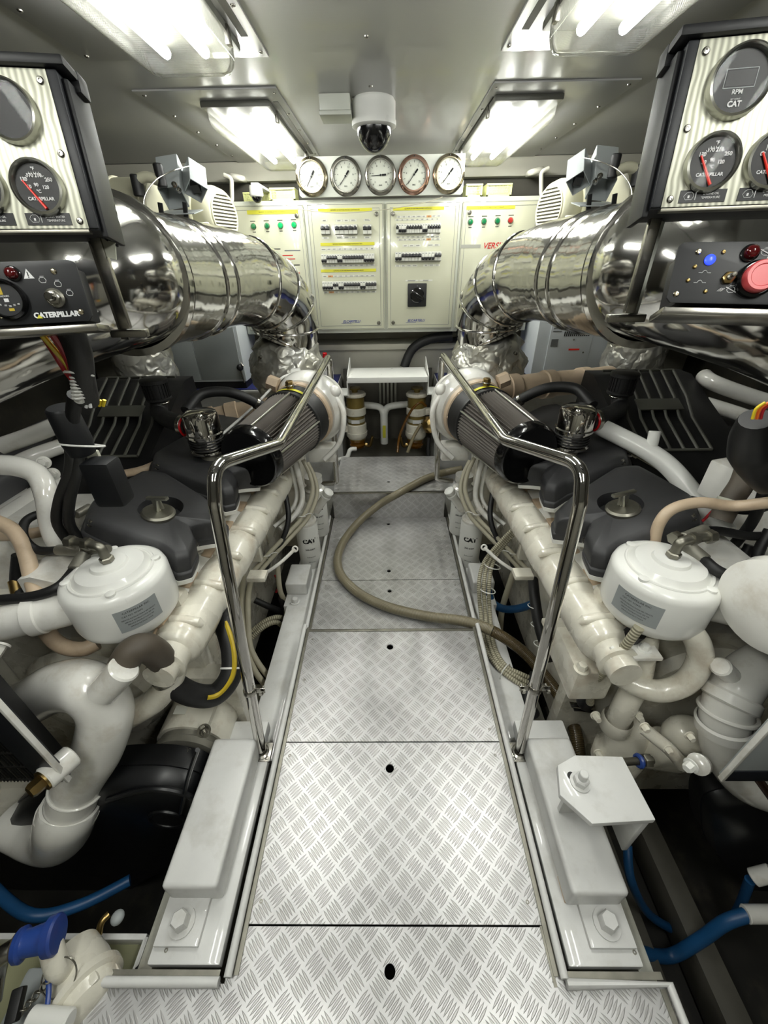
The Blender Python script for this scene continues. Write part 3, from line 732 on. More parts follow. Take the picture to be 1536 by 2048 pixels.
def fuel_filter(px, label, s):
    c = at(px, 850, y=2.90); x, y = c.x, 2.90
    zt = at(px, 790, y=2.85).z; zb = at(px, 897, y=2.85).z
    L = zt - zb; r = .072
    t = thing('fuel_filter', label, 'fuel filter', (x, y, zb), 'fuel filters')
    f = lambda k: zb + L * k
    b = N('gold_paint').lathe((x, y, f(.16)), (0, 0, 1), [(r * .93, 0), (r * .93, L * .84)], 32); b.obj('canister', t)
    b = N('cast_cream').lathe((x, y, f(.96)), (0, 0, 1), [(r * 1.1, 0), (r * 1.12, .012), (r * 1.0, .022), (.02, .024)], 32); b.obj('cap', t)
    b = N('gold_paint').lathe((x, y, f(.99)), (0, 0, 1), [(.022, 0), (.022, .03), (.045, .035), (.045, .045), (.01, .05)], 20); b.obj('knob', t)
    for a0, a1 in ((.62, .76), (.28, .46)):
        b = N('cast_cream').lathe((x, y, f(a0)), (0, 0, 1), [(r, 0), (r * 1.06, .005), (r * 1.06, L * (a1 - a0) - .005), (r, L * (a1 - a0))], 32)
        b.box((x + s * (r + .012), y - .02, f((a0 + a1) / 2)), .04, .04, .05, .006); b.hexa((x + s * (r + .015), y - .04, f((a0 + a1) / 2)), (0, -1, 0), .010, .012); b.obj('clamp_band', t)
    b = N('cast_cream').lathe((x, y, f(.18)), (0, 0, 1), [(r * .95, 0), (r * 1.12, .02), (r * 1.12, .05)], 32); b.obj('head', t)
    b = N('amber_bowl').lathe((x, y, f(0)), (0, 0, 1), [(.02, -.01), (r * .78, 0), (r * .88, .02), (r * .80, .035), (r * .88, .05), (r * .82, L * .18)], 32); b.obj('water_bowl', t)
    b = N('white_ink').bx(x - .03, x + .03, y - r - .001, y - r, f(.5), f(.56)); 
    b.m('tape').lathe((x, y, f(.5)), (0, 0, 1), [(r * .945, 0), (r * .945, .026)], 32); b.obj('tape_band', t)
    b = N('brass').tube(fillet([V((x - s * .05, y, f(.03))), V((x - s * .10, y - .02, f(.0))), V((x - s * .12, y - .03, f(.22)))], .03), .011, 10); b.nut((x - s * .06, y, f(.03)), (-s, 0, 0), .016, .02); b.obj('drain_valve', t)
fuel_filter(713, 'brass coloured fuel filter with amber bowl under the left of the shelf', -1)
fuel_filter(832, 'brass coloured fuel filter with amber bowl under the right of the shelf', 1)
# branching white pipe, back cover, small pipes
t = thing('branched_pipe', 'white Y shaped pipe between the two fuel filters', 'pipe', (0, 3.02, .12))
c = at(768, 830, y=3.02); b = N('clean_white'); b.tube([V((c.x, 3.02, .1)), V((c.x, 3.02, c.z + .02))], .03, 16)
N('clean_white').tube([V((c.x, 3.02, .1)), V((c.x, 3.02, c.z + .02))], .030, 16).obj('stem', t); b.bm.free()
for s in (-1, 1): N('clean_white').tube(spline([V((c.x, 3.02, c.z - .03)), V((c.x + s * .02, 3.02, c.z + .05)), V((c.x + s * .09, 3.02, c.z + .075)), V((c.x + s * .24, 3.02, c.z + .085))], 6), .026, 14).obj('branch', t)
N('yellow_strip').bx(c.x - .012, c.x + .012, 2.985, 2.99, .16, .26).obj('tag', t)
t = thing('wall_duct_panel', 'grey recessed panel with vertical slots behind the fuel filters', 'panel', (0, 3.15, .15))
b = N('shadow_grey').bx(-.34, .34, 3.12, 3.15, .10, .66, .004); b.obj('panel', t)
b = N('grey_paint')
for k in range(5): b = N('grey_paint'); x = -.06 + k * .03; b.bx(x - .008, x + .008, 3.10, 3.125, .40, .58, .006); b.obj('slot_rib', t)
for s in (-1, 1):
    t = thing('drain_pipe', 'white elbowed plastic pipe beside the %s fuel filter' % ('left' if s < 0 else 'right'), 'pipe', (s * .3, 2.8, .12))
    if s < 0: pts = [at(655, 908, y=2.75), at(668, 922, y=2.75), at(695, 915, y=2.76), at(700, 898, y=2.78), at(712, 898, y=2.8)]
    else: pts = [at(862, 918, y=2.76), at(882, 915, y=2.76), at(900, 916, y=2.76)]
    N('clean_white').tube(fillet(pts, .03) if s < 0 else pts, .017, 12).obj('pipe', t)
p = [at(795, 905, y=2.8), at(800, 870, y=2.86), at(820, 825, y=2.84), at(840, 805, y=2.84), at(852, 812, y=2.86)]
tag(N('amber_bowl').tube(spline(p, 6), .010, 10).obj('amber_hose'), 'amber coloured hose looping in front of the right fuel filter', 'hose')
p = [at(815, 905, y=2.74), at(828, 872, y=2.78), at(842, 848, y=2.80)]
tag(N('hose_clear').tube(spline(p, 6), .012, 10).obj('clear_hose'), 'clear grey hose leaning against the right fuel filter', 'hose')
t = thing('hand_pump', 'round brass coloured pump beside the right fuel filter', 'pump', (.3, 2.78, .3))
c = at(856, 850, y=2.80); b = N('brass').lathe(c, (-.75, -.6, .1), [(.03, -.05), (.06, -.035), (.062, -.02), (.062, 0), (.045, .012), (.03, .03), (.01, .034)], 28); b.obj('pump_body', t)
p = [at(858, 875, y=2.8), at(856, 900, y=2.78), at(858, 930, y=2.74)]
N('black_rubber').tube(p, .014, 10).obj('pump_hose', t)
# black corrugated hose arching behind the shelf, detergent bottle
t = N('black_rubber').tube(spline([at(905, 672, y=3.1), at(860, 678, y=3.12), at(825, 698, y=3.12), at(808, 735, y=3.1)], 8), .033, 18).obj('arched_hose')
tag(t, 'thick black ribbed hose arching under the right of the cabinet', 'hose')
c = at(652, 735, y=2.95); t = thing('bottle', 'white plastic bottle with red cap behind the left handrail', 'bottle', (c.x, c.y, .612))
N('white_plastic').lathe((c.x, c.y, .612), (0, 0, 1), [(.03, 0), (.033, .01), (.033, .11), (.028, .14), (.014, .16), (.014, .17)], 20).obj('bottle_body', t)
N('red_plastic').lathe((c.x, c.y, .782), (0, 0, 1), [(.016, 0), (.016, .028), (.012, .032)], 16).obj('cap', t)

# ================================================================== EXHAUST, BOTH SIDES
def exhaust(s):
    side = 'left' if s < 0 else 'right'
    U = lambda px, py, y: (lambda p: V((s * abs(p.x), p.y, p.z)))(at(px, py, y=y))
    path = [U(572, 700, 2.45), U(572, 660, 2.45), U(562, 615, 2.42), U(520, 575, 2.28), U(455, 558, 2.05), U(350, 563, 1.62), U(240, 557, 1.30)]
    path[0].z = .98
    t = thing('exhaust_pipe', 'fat polished steel exhaust pipe curving down on the %s side' % side, 'exhaust pipe', (path[0].x, 2.45, .98), 'polished exhaust pipes')
    sp = spline(path, 12); sp[0] = path[0]
    R = .19; rad = [.18, .18, .182, .186, .19, .19, .19]
    N('polished_cladding').tube(sp, rad, 48, False).obj('pipe_cladding', t, sharp=60)
    # raised seam rings
    n = len(sp) - 1
    for f in (0.03, .20, .33, .45, .58, .80, .835, .985):
        i = int(f * n); d = (sp[min(i + 1, n)] - sp[max(i - 1, 0)]).normalized(); k = f * 6; q = min(int(k), 5); rr = rad[q] + (rad[q + 1] - rad[q]) * (k - q)
        N('polished_cladding').ring(sp[i], d, rr + .001, .006, 48, 8).obj('seam_ring', t)
    # outboard continuation past the instrument panel
    e = sp[-1]; p2 = [e, e + (sp[-1] - sp[-3]).normalized() * .08, V((s * 1.02, 1.17, 1.25)), V((s * 1.40, 1.22, 1.12)), V((s * 1.9, 1.4, 1.0)), V((s * 2.3, 1.5, .95))]
    o = N('polished_cladding').tube(spline(p2, 8), .18, 40, False).obj('outboard_section', t, sharp=60)
    d = (sp[-1] - sp[-3]).normalized(); b = N('polished_cladding').lathe(e, d, [(.19, -.01), (.205, -.008), (.205, .02), (.185, .022)], 48, False); b.obj('end_flange', t)
    # foil blanket around the lower end
    rng = random.Random(5); rings = []
    for k in range(13):
        h = .70 + .30 * k / 12; base = .185 + .035 * math.sin(PI * min(1, k / 9)) - (.03 if k > 10 else 0) * (k - 10)
        rings.append([V((path[0].x + (base + .014 * math.sin(j * .9 + k * 1.3) + rng.uniform(-.006, .006)) * math.cos(2 * PI * j / 36), 2.45 + (base + .014 * math.cos(j * 1.7 - k)) * math.sin(2 * PI * j / 36), h)) for j in range(36)])
    t2 = t
    t2 = lab(N('foil_blanket').grid(rings).obj('insulation_blanket', t2, sharp=75), 'crumpled silver insulation blanket')
    for px, py in ((530, 665), (555, 672), (520, 715), (590, 690)):
        pp = U(px, py, 2.24); N('steel').lathe(pp, (0, -1, 0), [(.009, -.02), (.009, .002), (.003, .004)], 12).obj('lacing_stud', t2)
    # outer exhaust behind
    t3 = thing('outer_exhaust', 'outer polished exhaust stub with foil wrap, far %s behind the main pipe' % side, 'exhaust pipe', (s * 1.52, 2.55, .62))
    N('polished_cladding').tube(spline([V((s * 1.50, 2.55, .98)), V((s * 1.52, 2.52, 1.1)), V((s * 1.62, 2.35, 1.18)), V((s * 1.9, 2.0, 1.15))], 8), .13, 32).obj('pipe_cladding', t3, sharp=60)
    rings = [[V((s * 1.50 + (.14 + .03 * math.sin(PI * k / 9) + .012 * math.sin(j + k * 1.7)) * math.cos(2 * PI * j / 30), 2.55 + (.14 + .03 * math.sin(PI * k / 9)) * math.sin(2 * PI * j / 30), .62 + .38 * k / 9)) for j in range(30)] for k in range(10)]
    N('foil_blanket').grid(rings).obj('wrap', t3, sharp=75)
exhaust(-1); exhaust(1)

# ---- air conditioner / generator boxes on the benches
for s in (-1, 1):
    side = 'left' if s < 0 else 'right'
    x0, x1 = sorted((s * .98, s * 1.46))
    t = thing('equipment_box', ('plain grey and white metal box under the left exhaust pipe' if s < 0 else 'white metal box with slotted vents under the right exhaust pipe'), 'equipment box', (s * 1.2, 2.98, .612), 'metal boxes on the benches')
    b = N('gen_side').bx(x0, x1, 2.80, 3.16, .66, 1.12, .006); b.obj('case', t)
    N('black_matte').bx(x0 + .01, x1 - .01, 2.81, 3.15, .613, .66).obj('base', t)
    if s < 0:
        for a, c_ in ((-1.455, -1.29), (-1.285, -1.0)): N('gen_grey').bx(a, c_, 2.792, 2.80, .675, 1.11, .003).obj('front_panel', t)
    else:
        N('gen_side').bx(1.06, 1.34, 2.792, 2.80, .675, 1.11, .003).obj('front_panel', t)
        b = N('black_matte')
        for r_ in range(3):
            b = N('black_matte')
            for k in range(13):
                x = 1.15 + k * .013; z0 = .99 - r_ * .034; b.bx(x, x + .0065, 2.789, 2.793, z0, z0 + .028)
            b.obj('vent_slots', t)['kind'] = 'stuff'
        b = N('grey_ink'); 
        for k in range(6): b.bx(1.075, 1.13, 2.790, 2.7925, 1.04 - k * .018, 1.045 - k * .018)
        b.bx(1.075, 1.12, 2.790, 2.7925, .86, .905); b.obj('rating_label', t)
        N('needle_red').bx(1.20, 1.27, 2.790, 2.7925, .835, .845).obj('warning_label', t)
        for xx, zz in ((1.09, .70), (1.25, .70), (1.22, .90), (1.30, .82)): N('steel').screw((xx, 2.792, zz), (0, -1, 0), .006).obj('screw', t)
# valve with little lever by the left box
c = at(480, 735, y=2.785); t = bpy.data.objects['equipment_box']
b = N('black_matte').ball(c, .022); b.m('steel').tube([c, c + V((.02, -.01, .03)), c + V((.03, -.01, .01))], .005, 8); b.tube([c, c + V((.01, 0, -.1))], .005, 8); b.obj('corner_valve', t)

# ---- fans, square ducts and vent trunks at the wall head
for s in (-1, 1):
    side = 'left' if s < 0 else 'right'
    U = lambda px, py, y: (lambda p: V((s * abs(p.x), p.y, p.z)))(at(px, py, y=y))
    c = U(432, 432, 2.62); ax = V((-s * .93, -.32, 0)).normalized()
    t = thing('ventilation_fan', 'cream round ventilation fan with slotted grille above the %s exhaust' % side, 'fan', c, 'cream fans')
    N('cream_plastic').lathe(c, ax, [(.06, -.12), (.115, -.10), (.128, -.06), (.128, .01), (.112, .05), (.105, .055)], 36).obj('housing', t)
    N('cream_plastic').lathe(c, ax, [(.138, -.075), (.142, -.07), (.142, -.05), (.138, -.045)], 36).obj('rim', t)
    M = axfr(c + ax * .056, ax); b = N('shadow_grey').lathe(c + ax * .054, ax, [(.10, 0), (.10, .002)], 32); b.obj('grille_back', t)
    b = N('cream_plastic')
    for k in range(-6, 7):
        hw = math.sqrt(max(.0001, .098 ** 2 - (k * .015) ** 2)); b.box(M @ Matrix.Translation((0, k * .015, .004)), hw * 2, .007, .006)
    b.ring(c + ax * .058, ax, .099, .005, 32, 6); b.bx(0, 0.001, 0, .001, 0, .001) if False else None; b.obj('grille', t)
    # square section duct, open end tipped down towards the walkway, on black straps
    c = U(348, 396, 2.25)
    t = thing('square_duct', 'open square metal duct on black straps above the %s exhaust' % side, 'duct', c, 'square ducts')
    zx = V((-s * .18, -.70, -.66)).normalized(); xx = V((1, 0, 0)); xx = (xx - zx * xx.dot(zx)).normalized(); yy = zx.cross(xx)
    M = Matrix((xx, yy, zx)).transposed().to_4x4(); M.translation = c
    def sleeve(Mx, w_, L, name):
        b = N('gen_grey')
        for dx, dy, a_, b2 in ((w_ / 2, 0, .003, w_), (-w_ / 2, 0, .003, w_), (0, w_ / 2, w_, .003), (0, -w_ / 2, w_, .003)): b.box(Mx @ Matrix.Translation((dx, dy, -L / 2)), a_, b2, L)
        b.obj(name, t)
    sleeve(M, .092, .19, 'duct_sleeve'); sleeve(M @ Matrix.Translation((-s * .100, .0, -.02)) @ Matrix.Rotation(PI / 4, 4, 'Z'), .074, .13, 'diamond_sleeve')
    N('black_matte').box(M @ Matrix.Translation((-s * .100, 0, -.06)), .035, .035, .06).obj('sleeve_core', t)
    for k, e in ((s * .062, 0), (-s * .048, .004)): N('black_matte').box(fr(c + V((k, -.03, -.075)), (1, 0, s * .22), (-s * .22, -.2, 1)), .020, .115, .008, .001).obj('strap', t)
    for k, l in ((.030, .055), (.038, .030)): N('chrome').hexa(M @ V((-s * k, l, .0)), zx, .008, .012).obj('bolt', t)
    N('gen_grey').box(fr(c + V((-s * .01, .01, -.05)), (1, 0, 0), (0, 1, .2)), .17, .12, .004).obj('base_plate', t)
    N('wall_paint').box(fr(c + V((-s * .01, .03, -.105)), (1, 0, 0), (0, 1, .1)), .20, .10, .035, .008).obj('support', t)
    # round trunk
    c0 = U(300, 430, 2.35); c1 = U(214, 430, 2.30)
    t = thing('vent_trunk', 'cream round ventilation trunk banded with seams at the far %s under the ceiling' % side, 'duct', (c0.x, c0.y, c0.z - .14), 'vent trunks')
    e = V((s * 2.2, 2.35, c0.z)); N('duct_cream').cyl(V((c0.x - s * .03, 2.42, c0.z)), V((e.x, 2.42, e.z)), .15, 36, bev=.01).obj('trunk', t)
    for k in (.0, .15, .33): N('duct_cream').ring((c0.x + s * k, 2.42, c0.z), (1, 0, 0), .152, .006, 36, 6).obj('band', t)
    # drooping wire and stub valve
    w1 = [U(295, 452, 2.1), U(288, 400, 2.12), U(310, 362, 2.15), U(345, 342, 2.2), U(380, 332, 2.3)]
    tag(N('steel').tube(spline(w1, 8), .0022, 6).obj('thin_wire'), 'thin wire drooping beside the %s square duct' % side, 'wire')
    c = U(278, 358, 2.2); t = thing('pipe_stub', 'short cream pipe stub with dark rubber ends under the ceiling, %s' % side, 'pipe', c)
    N('duct_cream').tube(spline([c, c + V((-s * .04, 0, .006)), c + V((-s * .09, 0, -.01))], 5), .02, 12).obj('stub', t)
    N('black_rubber').cyl(c + V((s * .01, 0, .015)), c + V((s * .016, 0, -.06)), .024, 14, bev=.004).obj('rubber_end', t); N('black_rubber').cyl(c + V((-s * .095, 0, .05)), c + V((-s * .095, 0, -.03)), .02, 14, bev=.004).obj('rubber_end', t)
    # conduit on the soffit
    p = [U(448, 350, 3.0), U(463, 356, 3.0), U(464, 400, 3.0), U(455, 418, 2.98), U(440, 420, 2.9)]
    tag(N('wall_paint').tube(fillet(p, .03), .012, 10).obj('conduit'), 'pale conduit hooking down from the soffit, %s side' % side, 'conduit')
    p = [U(458, 345, 3.32), U(460, 352, 3.1), U(485, 357, 3.1), U(487, 342, 3.32)]; p[0].z = p[3].z = 1.81
    tag(N('wall_paint').tube(fillet(p, .04), .016, 10).obj('trap_pipe'), 'pale U shaped pipe hanging from the soffit, %s side' % side, 'pipe')
# ================================================================== ENGINES
def sd(s): return 'left' if s < 0 else 'right'
def A(s, px, py, x=None, y=None, z=None):
    """point read off the left half of the photo, carried to side s"""
    p = at(px, py, x=x, y=y, z=z); return V((s * abs(p.x), p.y, p.z))
def cut(o, mb):
    c = mb.obj('cutter'); md = o.modifiers.new('b', 'BOOLEAN'); md.operation = 'DIFFERENCE'; md.object = c; md.solver = 'EXACT'
    dg = bpy.context.evaluated_depsgraph_get(); me = bpy.data.meshes.new_from_object(o.evaluated_get(dg))
    o.modifiers.clear(); o.data = me; me.set_sharp_from_angle(angle=math.radians(38)); bpy.data.objects.remove(c)
COVER = [(160, 1072, .66), (179, 1028, .66), (283, 963, .66), (330, 966, .64), (416, 1021, .60), (458, 1058, .565), (455, 1082, .565), (420, 1086, .57), (388, 1092, .575),
         (399, 1119, .565), (385, 1152, .56), (356, 1160, .56), (325, 1138, .58), (250, 1112, .62), (200, 1092, .645)]
def cover(s, dy, dz, parent, cap):
    P = [A(s, *q[:2], z=q[2]) + V((0, dy, dz)) for q in COVER]
    # sharpen corners a little: insert points close to each corner
    Q = []
    for i in range(len(P)):
        a, b, c = P[i - 1], P[i], P[(i + 1) % len(P)]
        Q += [b.lerp(a, .14), b.lerp(c, .14)]
    R = spline(Q, 3, True); cen = sum(R, V()) / len(R)
    nrm = V((-s * .25, 0, 1)).normalized(); rings = []
    for sc, h in ((1, -.006), (1, .012), (.985, .016), (.955, .018), (.945, .035), (.925, .058), (.87, .072), (.78, .078), (.4, .082), (.01, .083)):
        rings.append([cen + (p - cen) * sc + nrm * h for p in R])
    o = N('cover_grey').grid(rings).obj('valve_cover', parent, sharp=50)
    b = N('clean_white').grid([[cen + (p - cen) * 1.012 + nrm * h for p in R] for h in (-.022, -.006)]); b.obj('gasket', o)
    if cap:
        c = A(s, 318, 1040, z=.665) + V((0, dy, dz)) + nrm * .0
        cut(o, N('cover_grey').lathe(c + V((s * .012, .035, -.012)), nrm, [(.062, 0), (.07, .10)], 32))
        k = N('dull_steel').lathe(c - nrm * .02, nrm, [(.050, 0), (.050, .012), (.045, .014), (.045, .034), (.049, .036), (.049, .050), (.043, .056), (0, .058)], 36).obj('oil_filler_cap', o)
        b = N('bezel').cyl(c + nrm * .03, c + nrm * .078, .008, 12); b.box(fr(c + nrm * .082, V((1, .25 * s, .1)), V((0, 1, 0))), .078, .014, .010, .003); b.box(fr(c + nrm * .062, V((1, .25 * s, .1)), V((0, 1, 0))), .034, .006, .036, .002)
        b.obj('cap_handle', o)
    for q in ((388, 1090, .59), (186, 1048, .70)):
        p = A(s, q[0], q[1], z=q[2]) + V((0, dy, dz)); N('steel').hexa(p, nrm, .010, .014).obj('cover_bolt', o)
    return o
def engine(s):
    S = sd(s)
    E = thing('marine_diesel_engine', 'large white painted marine diesel engine to the %s of the walkway' % S, 'engine', (s * 1.15, 1.5, -.6), 'twin marine diesel engines')
    X = lambda a, b: sorted((s * a, s * b))
    # crankcase
    b = N('cast_cream'); x0, x1 = X(.74, 1.62); b.bx(x0, x1, .86, 2.3, -.45, .30, .02); x0, x1 = X(.80, 1.55); b.bx(x0, x1, .80, 2.35, -.60, -.3, .03)
    b.obj('engine_block', E)
    for k in range(4):
        y = 1.02 + k * .34; N('cast_cream').box(fr((s * .735, y, .02), (0, 1, 0), (0, 0, 1)), .24, .22, .02, .01).obj('side_cover', E)
    # cylinder head, tilted towards the walkway
    def head(sg, u0):
        o_ = []
        b = N('engine_white'); prof = [(.66, .36), (.655, .455), (.70, .50), (1.02, .61), (1.06, .60), (1.08, .36)]
        rings = [[V((s * (u0 + sg * u), y, z)) for u, z in prof] for y in (.84, 2.16)]
        b.grid(rings).obj('cylinder_head', E)
    head(1, 0); head(-1, 2.42)
    # flat ledge with bolts and plates between manifold and covers
    b = N('engine_white'); 
    M = fr((s * .665, 1.47, .478), (0, 1, 0), V((-s, 0, -.32)) * s)
    o = N('engine_white').box(M, 1.36, .085, .012, .003).obj('head_ledge', E)
    for k in range(12):
        y = .88 + k * .115; b = N('engine_white' if k % 3 else 'clean_white').hexa(V((s * .685, y, .492)), V((-s * .3, 0, 1)), .012 if k % 2 else .016, .018); b.obj('ledge_bolt', o)
    for k in range(6):
        N('engine_white').box(fr((s * .705, .93 + k * .215, .505), (1, 0, .3 * s), (0, 1, 0)), .05, .07, .03, .01).obj('cast_boss', o)
    # water cooled exhaust manifold
    a, c = A(s, 345, 1300, z=.42), V((s * .555, 1.99, .40)); a = V((s * .615, .74, .42))
    n = 112; path = [a.lerp(c, i / n) for i in range(n + 1)]
    rad = []
    for i in range(n + 1):
        t = i / n; q = (t * 7) % 1; rad.append(.066 + .007 * (math.sin(q * PI) ** .5) - (.012 if t < .01 else 0))
    d = (c - a).normalized(); m = N('cast_cream').tube(path, rad, 28).obj('exhaust_manifold', E, sharp=60)
    up_ = V((-s * .45, 0, 1)).normalized()
    for k in range(8):
        p = a.lerp(c, (k + .35) / 8.0) + V((0, 0, .0)); side = V((s, 0, .05)).normalized()
        q0 = p + up_ * .064 + V((-s * .030, 0, -.004)); q1 = p + up_ * .058 + V((s * .045, 0, .012))
        N('cast_cream').tube([q0 + V((-s * .010, 0, -.012)), q0, q0.lerp(q1, .5) + V((0, 0, .004)), q1], [.008, .014, .0145, .014], 12).obj('water_lug', m)
        N('tan_paint').box(fr(p + V((s * .055, .018, .060)), (1, 0, .1 * s), (0, 1, 0)), .04, .075, .018, .004).obj('port_flange', m)
    b = N('tan_paint').box(fr(a.lerp(c, .5) + V((s * .088, 0, .052)), (0, 1, 0), (0, 0, 1)), 1.22, .012, .006, .002); b.obj('heat_shield_edge', m)
    # manifold end
    e0 = a - d * .0; N('cast_cream').lathe(e0 + d * .01, -d, [(.066, 0), (.060, .012), (.05, .018), (.05, .05), (.054, .052), (.054, .062), (.042, .066), (.042, .10)], 28).obj('end_flange', m)
    # brackets under the manifold
    for px, py, y in ((515, 1152, 1.22), (345, 1345, .80), (455, 1255, .98)):
        p = A(s, px, py, y=y); o = N('cast_cream').box((p.x, p.y, p.z), .075, .055, .022, .005).obj('pipe_bracket', E)
    for k in range(3): N('cast_cream').bx(*X(.60, .76), 1.02 + k * .42, 1.06 + k * .42, .16, .38, .01).obj('manifold_strut', E)
    # valve covers
    cover(s, 0, 0, E, True); cover(s, .40, -.01, E, False); cover(s, .79, -.02, E, False)
    # chrome breather
    p = A(s, 405, 830, y=1.5); x, y = s * .735, 1.5
    o = N('chrome').lathe((x, y, .705), (0, 0, 1), [(.058, 0), (.070, .004), (.070, .010), (.062, .016), (.064, .022), (.064, .068), (.072, .072), (.072, .080), (.067, .084), (.067, .148), (.062, .160), (.045, .168), (0, .170)], 40).obj('chrome_breather', E)
    for k in range(4): N('black_rubber').ring((x, y, .730 + k * .011), (0, 0, 1), .0665, .0022, 36, 6).obj('rubber_ring', o)
    N('chrome').ball((x - s * .02, y - .052, .862), .018, (1, .6, 1)).obj('badge', o)
    N('cast_alloy').tube([V((x, y, .71)), V((x + s * .0, y - .01, .66)), V((x - s * .005, y - .02, .58))], [.036, .034, .046], 20).obj('neck', o)
    N('steel').ring((x, y, .70), (0, 0, 1), .04, .005, 28, 6).obj('hose_clamp', o)
    h = A(s, 345, 832, y=1.56); o2 = N('black_rubber').tube(spline([V((x + s * .06, 1.52, .80)), V((x + s * .12, 1.56, .80)), A(s, 322, 830, y=1.75), A(s, 318, 802, y=1.8)], 6), .036, 16).obj('breather_hose', E)
    N('red_plastic').ring((x + s * .078, 1.53, .80), (1, .35 * s, 0), .038, .006, 24, 6).obj('red_band', o2); N('steel').lathe((x + s * .085, 1.535, .80), (s, .3, 0), [(.040, 0), (.042, .002), (.042, .018), (.040, .02)], 24, False).obj('hose_clamp', o2)
    c = A(s, 319, 800, y=1.8); o3 = N('black_rubber').lathe(c, (0, 0, 1), [(.05, 0), (.055, .004), (.055, .012), (.05, .016), (.05, .075), (.058, .078), (.058, .092), (.05, .098), (0, .1)], 36).obj('crankcase_filter', E)
    b = N('black_matte')
    for k in range(24): b.box(Matrix.Translation(c + V((0, 0, .046))) @ Matrix.Rotation(k * PI / 12, 4, 'Z') @ Matrix.Translation((.051, 0, 0)), .006, .005, .06)
    b.obj('pleats', o3)['kind'] = 'stuff'
    N('steel').ring(c + V((0, 0, -.01)), (0, 0, 1), .034, .006, 24, 6).obj('hose_clamp', o3)
    # ribbed aftercooler cover between the banks
    x0, x1 = X(1.02, 1.50); b = N('black_matte'); pr = [(1.40, .30), (1.40, .56), (1.56, .66), (2.02, .86), (2.12, .86), (2.18, .30)]
    o = b.grid([[V((x, y_, z_)) for y_, z_ in pr] for x in (x0, x1)]).obj('aftercooler_cover', E)
    crest = [(1.545, .665), (1.72, .745), (1.84, .80), (2.04, .875)]
    for k in range(6):
        u = 1.07 + k * .057; N('grille_edge').tube([V((s * (u + (.03 if i > 1 else 0) * (i - 1)), y_, z_)) for i, (y_, z_) in enumerate(crest)], .006, 6).obj('rib', o)
    for y_, z_ in (crest[0], crest[3]): N('grille_edge').tube([V((s * 1.07, y_, z_)), V((s * 1.355 + (s * .06 if y_ > 2 else 0), y_, z_))], .006, 6).obj('rib_end', o)
    N('grille_edge').box(fr((s * 1.235, 1.79, .782), (1, 0, 0), (0, 1, .48)), .20, .07, .008, .003).obj('name_plate', o)
    for k in (1.07, 1.14, 1.30): N('cast_alloy').cyl((s * k, 1.49, .50), (s * k, 1.49, .60), .018, 14, bev=.003).obj('stud_cap', o)
    # outboard bank
    o = N('cover_grey').bx(*X(1.52, 1.88), .95, 2.1, .52, .66, .04, 3).obj('outboard_cover', E)
    m2 = N('cast_cream').tube([V((s * 1.90, .8, .40)), V((s * 1.88, 2.1, .38))], .07, 20).obj('outboard_manifold', E)
    # far small pipes over the outboard bank
    for q, r in (([(0, 893, 1.5), (60, 872, 1.55), (118, 848, 1.6), (135, 835, 1.68)], .034), ([(0, 945, 1.45), (60, 915, 1.5), (135, 888, 1.6)], .032)):
        if s < 0: N('engine_white').tube(spline([A(s, a_, b_, y=c_) for a_, b_, c_ in q], 5), r, 16).obj('coolant_pipe', E)
        else: N('engine_white').tube(spline([A(s, a_ + 20, b_ - 65, y=c_ + .3) for a_, b_, c_ in q], 5), r, 16).obj('coolant_pipe', E)
    # -------- turbocharger and intake
    F, B = A(s, 500, 917, y=1.45), A(s, 600, 833, y=1.86); ax = (B - F).normalized(); L = (B - F).length
    g = lambda k: F + ax * k
    af = N('black_gloss').lathe(F, ax, [(0, -.006), (.06, -.006), (.108, -.008), (.120, -.014), (.127, -.008), (.132, .01), (.132, .032), (.126, .038)], 56).obj('air_filter', E)
    lab(af, 'cone shaped pleated air filter with black end cap')
    nn = 64; rings = []
    for h, r in ((.03, .121), (L * .82, .143)):
        M = axfr(g(h), ax); rings.append([M @ V(((r + (.0055 if j % 2 else -.0055)) * math.cos(PI * j / nn), (r + (.0055 if j % 2 else -.0055)) * math.sin(PI * j / nn), 0)) for j in range(2 * nn)])
    N('pleat').grid(rings).obj('pleated_element', af, sharp=20)
    N('black_matte').lathe(g(L * .78), ax, [(.146, 0), (.152, .004), (.152, .018), (.146, .022), (.148, .03), (.150, .10), (.135, .115)], 56).obj('rear_band', af)
    Mz = axfr(F, ax)
    for j in range(5):
        # rods along the element
        best = None
        ang = j * 2 * PI / 5 + .45
        p0 = Mz @ V((.128 * math.cos(ang), .128 * math.sin(ang), .035)); p1 = Mz @ V((.148 * math.cos(ang), .148 * math.sin(ang), L * .80))
        N('bezel').cyl(p0, p1, .005, 8).obj('retaining_rod', af)
    upv = (V((0, 0, 1)) - ax * ax.z).normalized(); sdv = ax.cross(upv)
    tp = g(L * .90) + upv * .148
    b = N('brass').lathe(tp, upv, [(.014, 0), (.014, .008), (.018, .009), (.018, .035), (.015, .038), (0, .038)], 6); b.m('steel').ring(tp + upv * .02, upv, .0175, .003, 16, 6); b.obj('restriction_plug', af)
    M = axfr(g(L * .88), ax); rg = []
    b = N('yellow_strip'); aa = math.atan2((upv).dot(M.col[1].to_3d()), upv.dot(M.col[0].to_3d()))
    for h in (-.008, .010): rg.append([M @ V((.1515 * math.cos(aa + q), .1515 * math.sin(aa + q), h)) for q in [(-.45 + .07 * i) for i in range(14)]])
    b.grid(rg, False, False, False).obj('yellow_label', af)
    tb = N('tan_paint').lathe(g(L * .96 + .02), ax, [(.135, 0), (.155, .008), (.158, .03), (.150, .04), (.13, .05), (.12, .07)], 48).obj('compressor_ring', E)
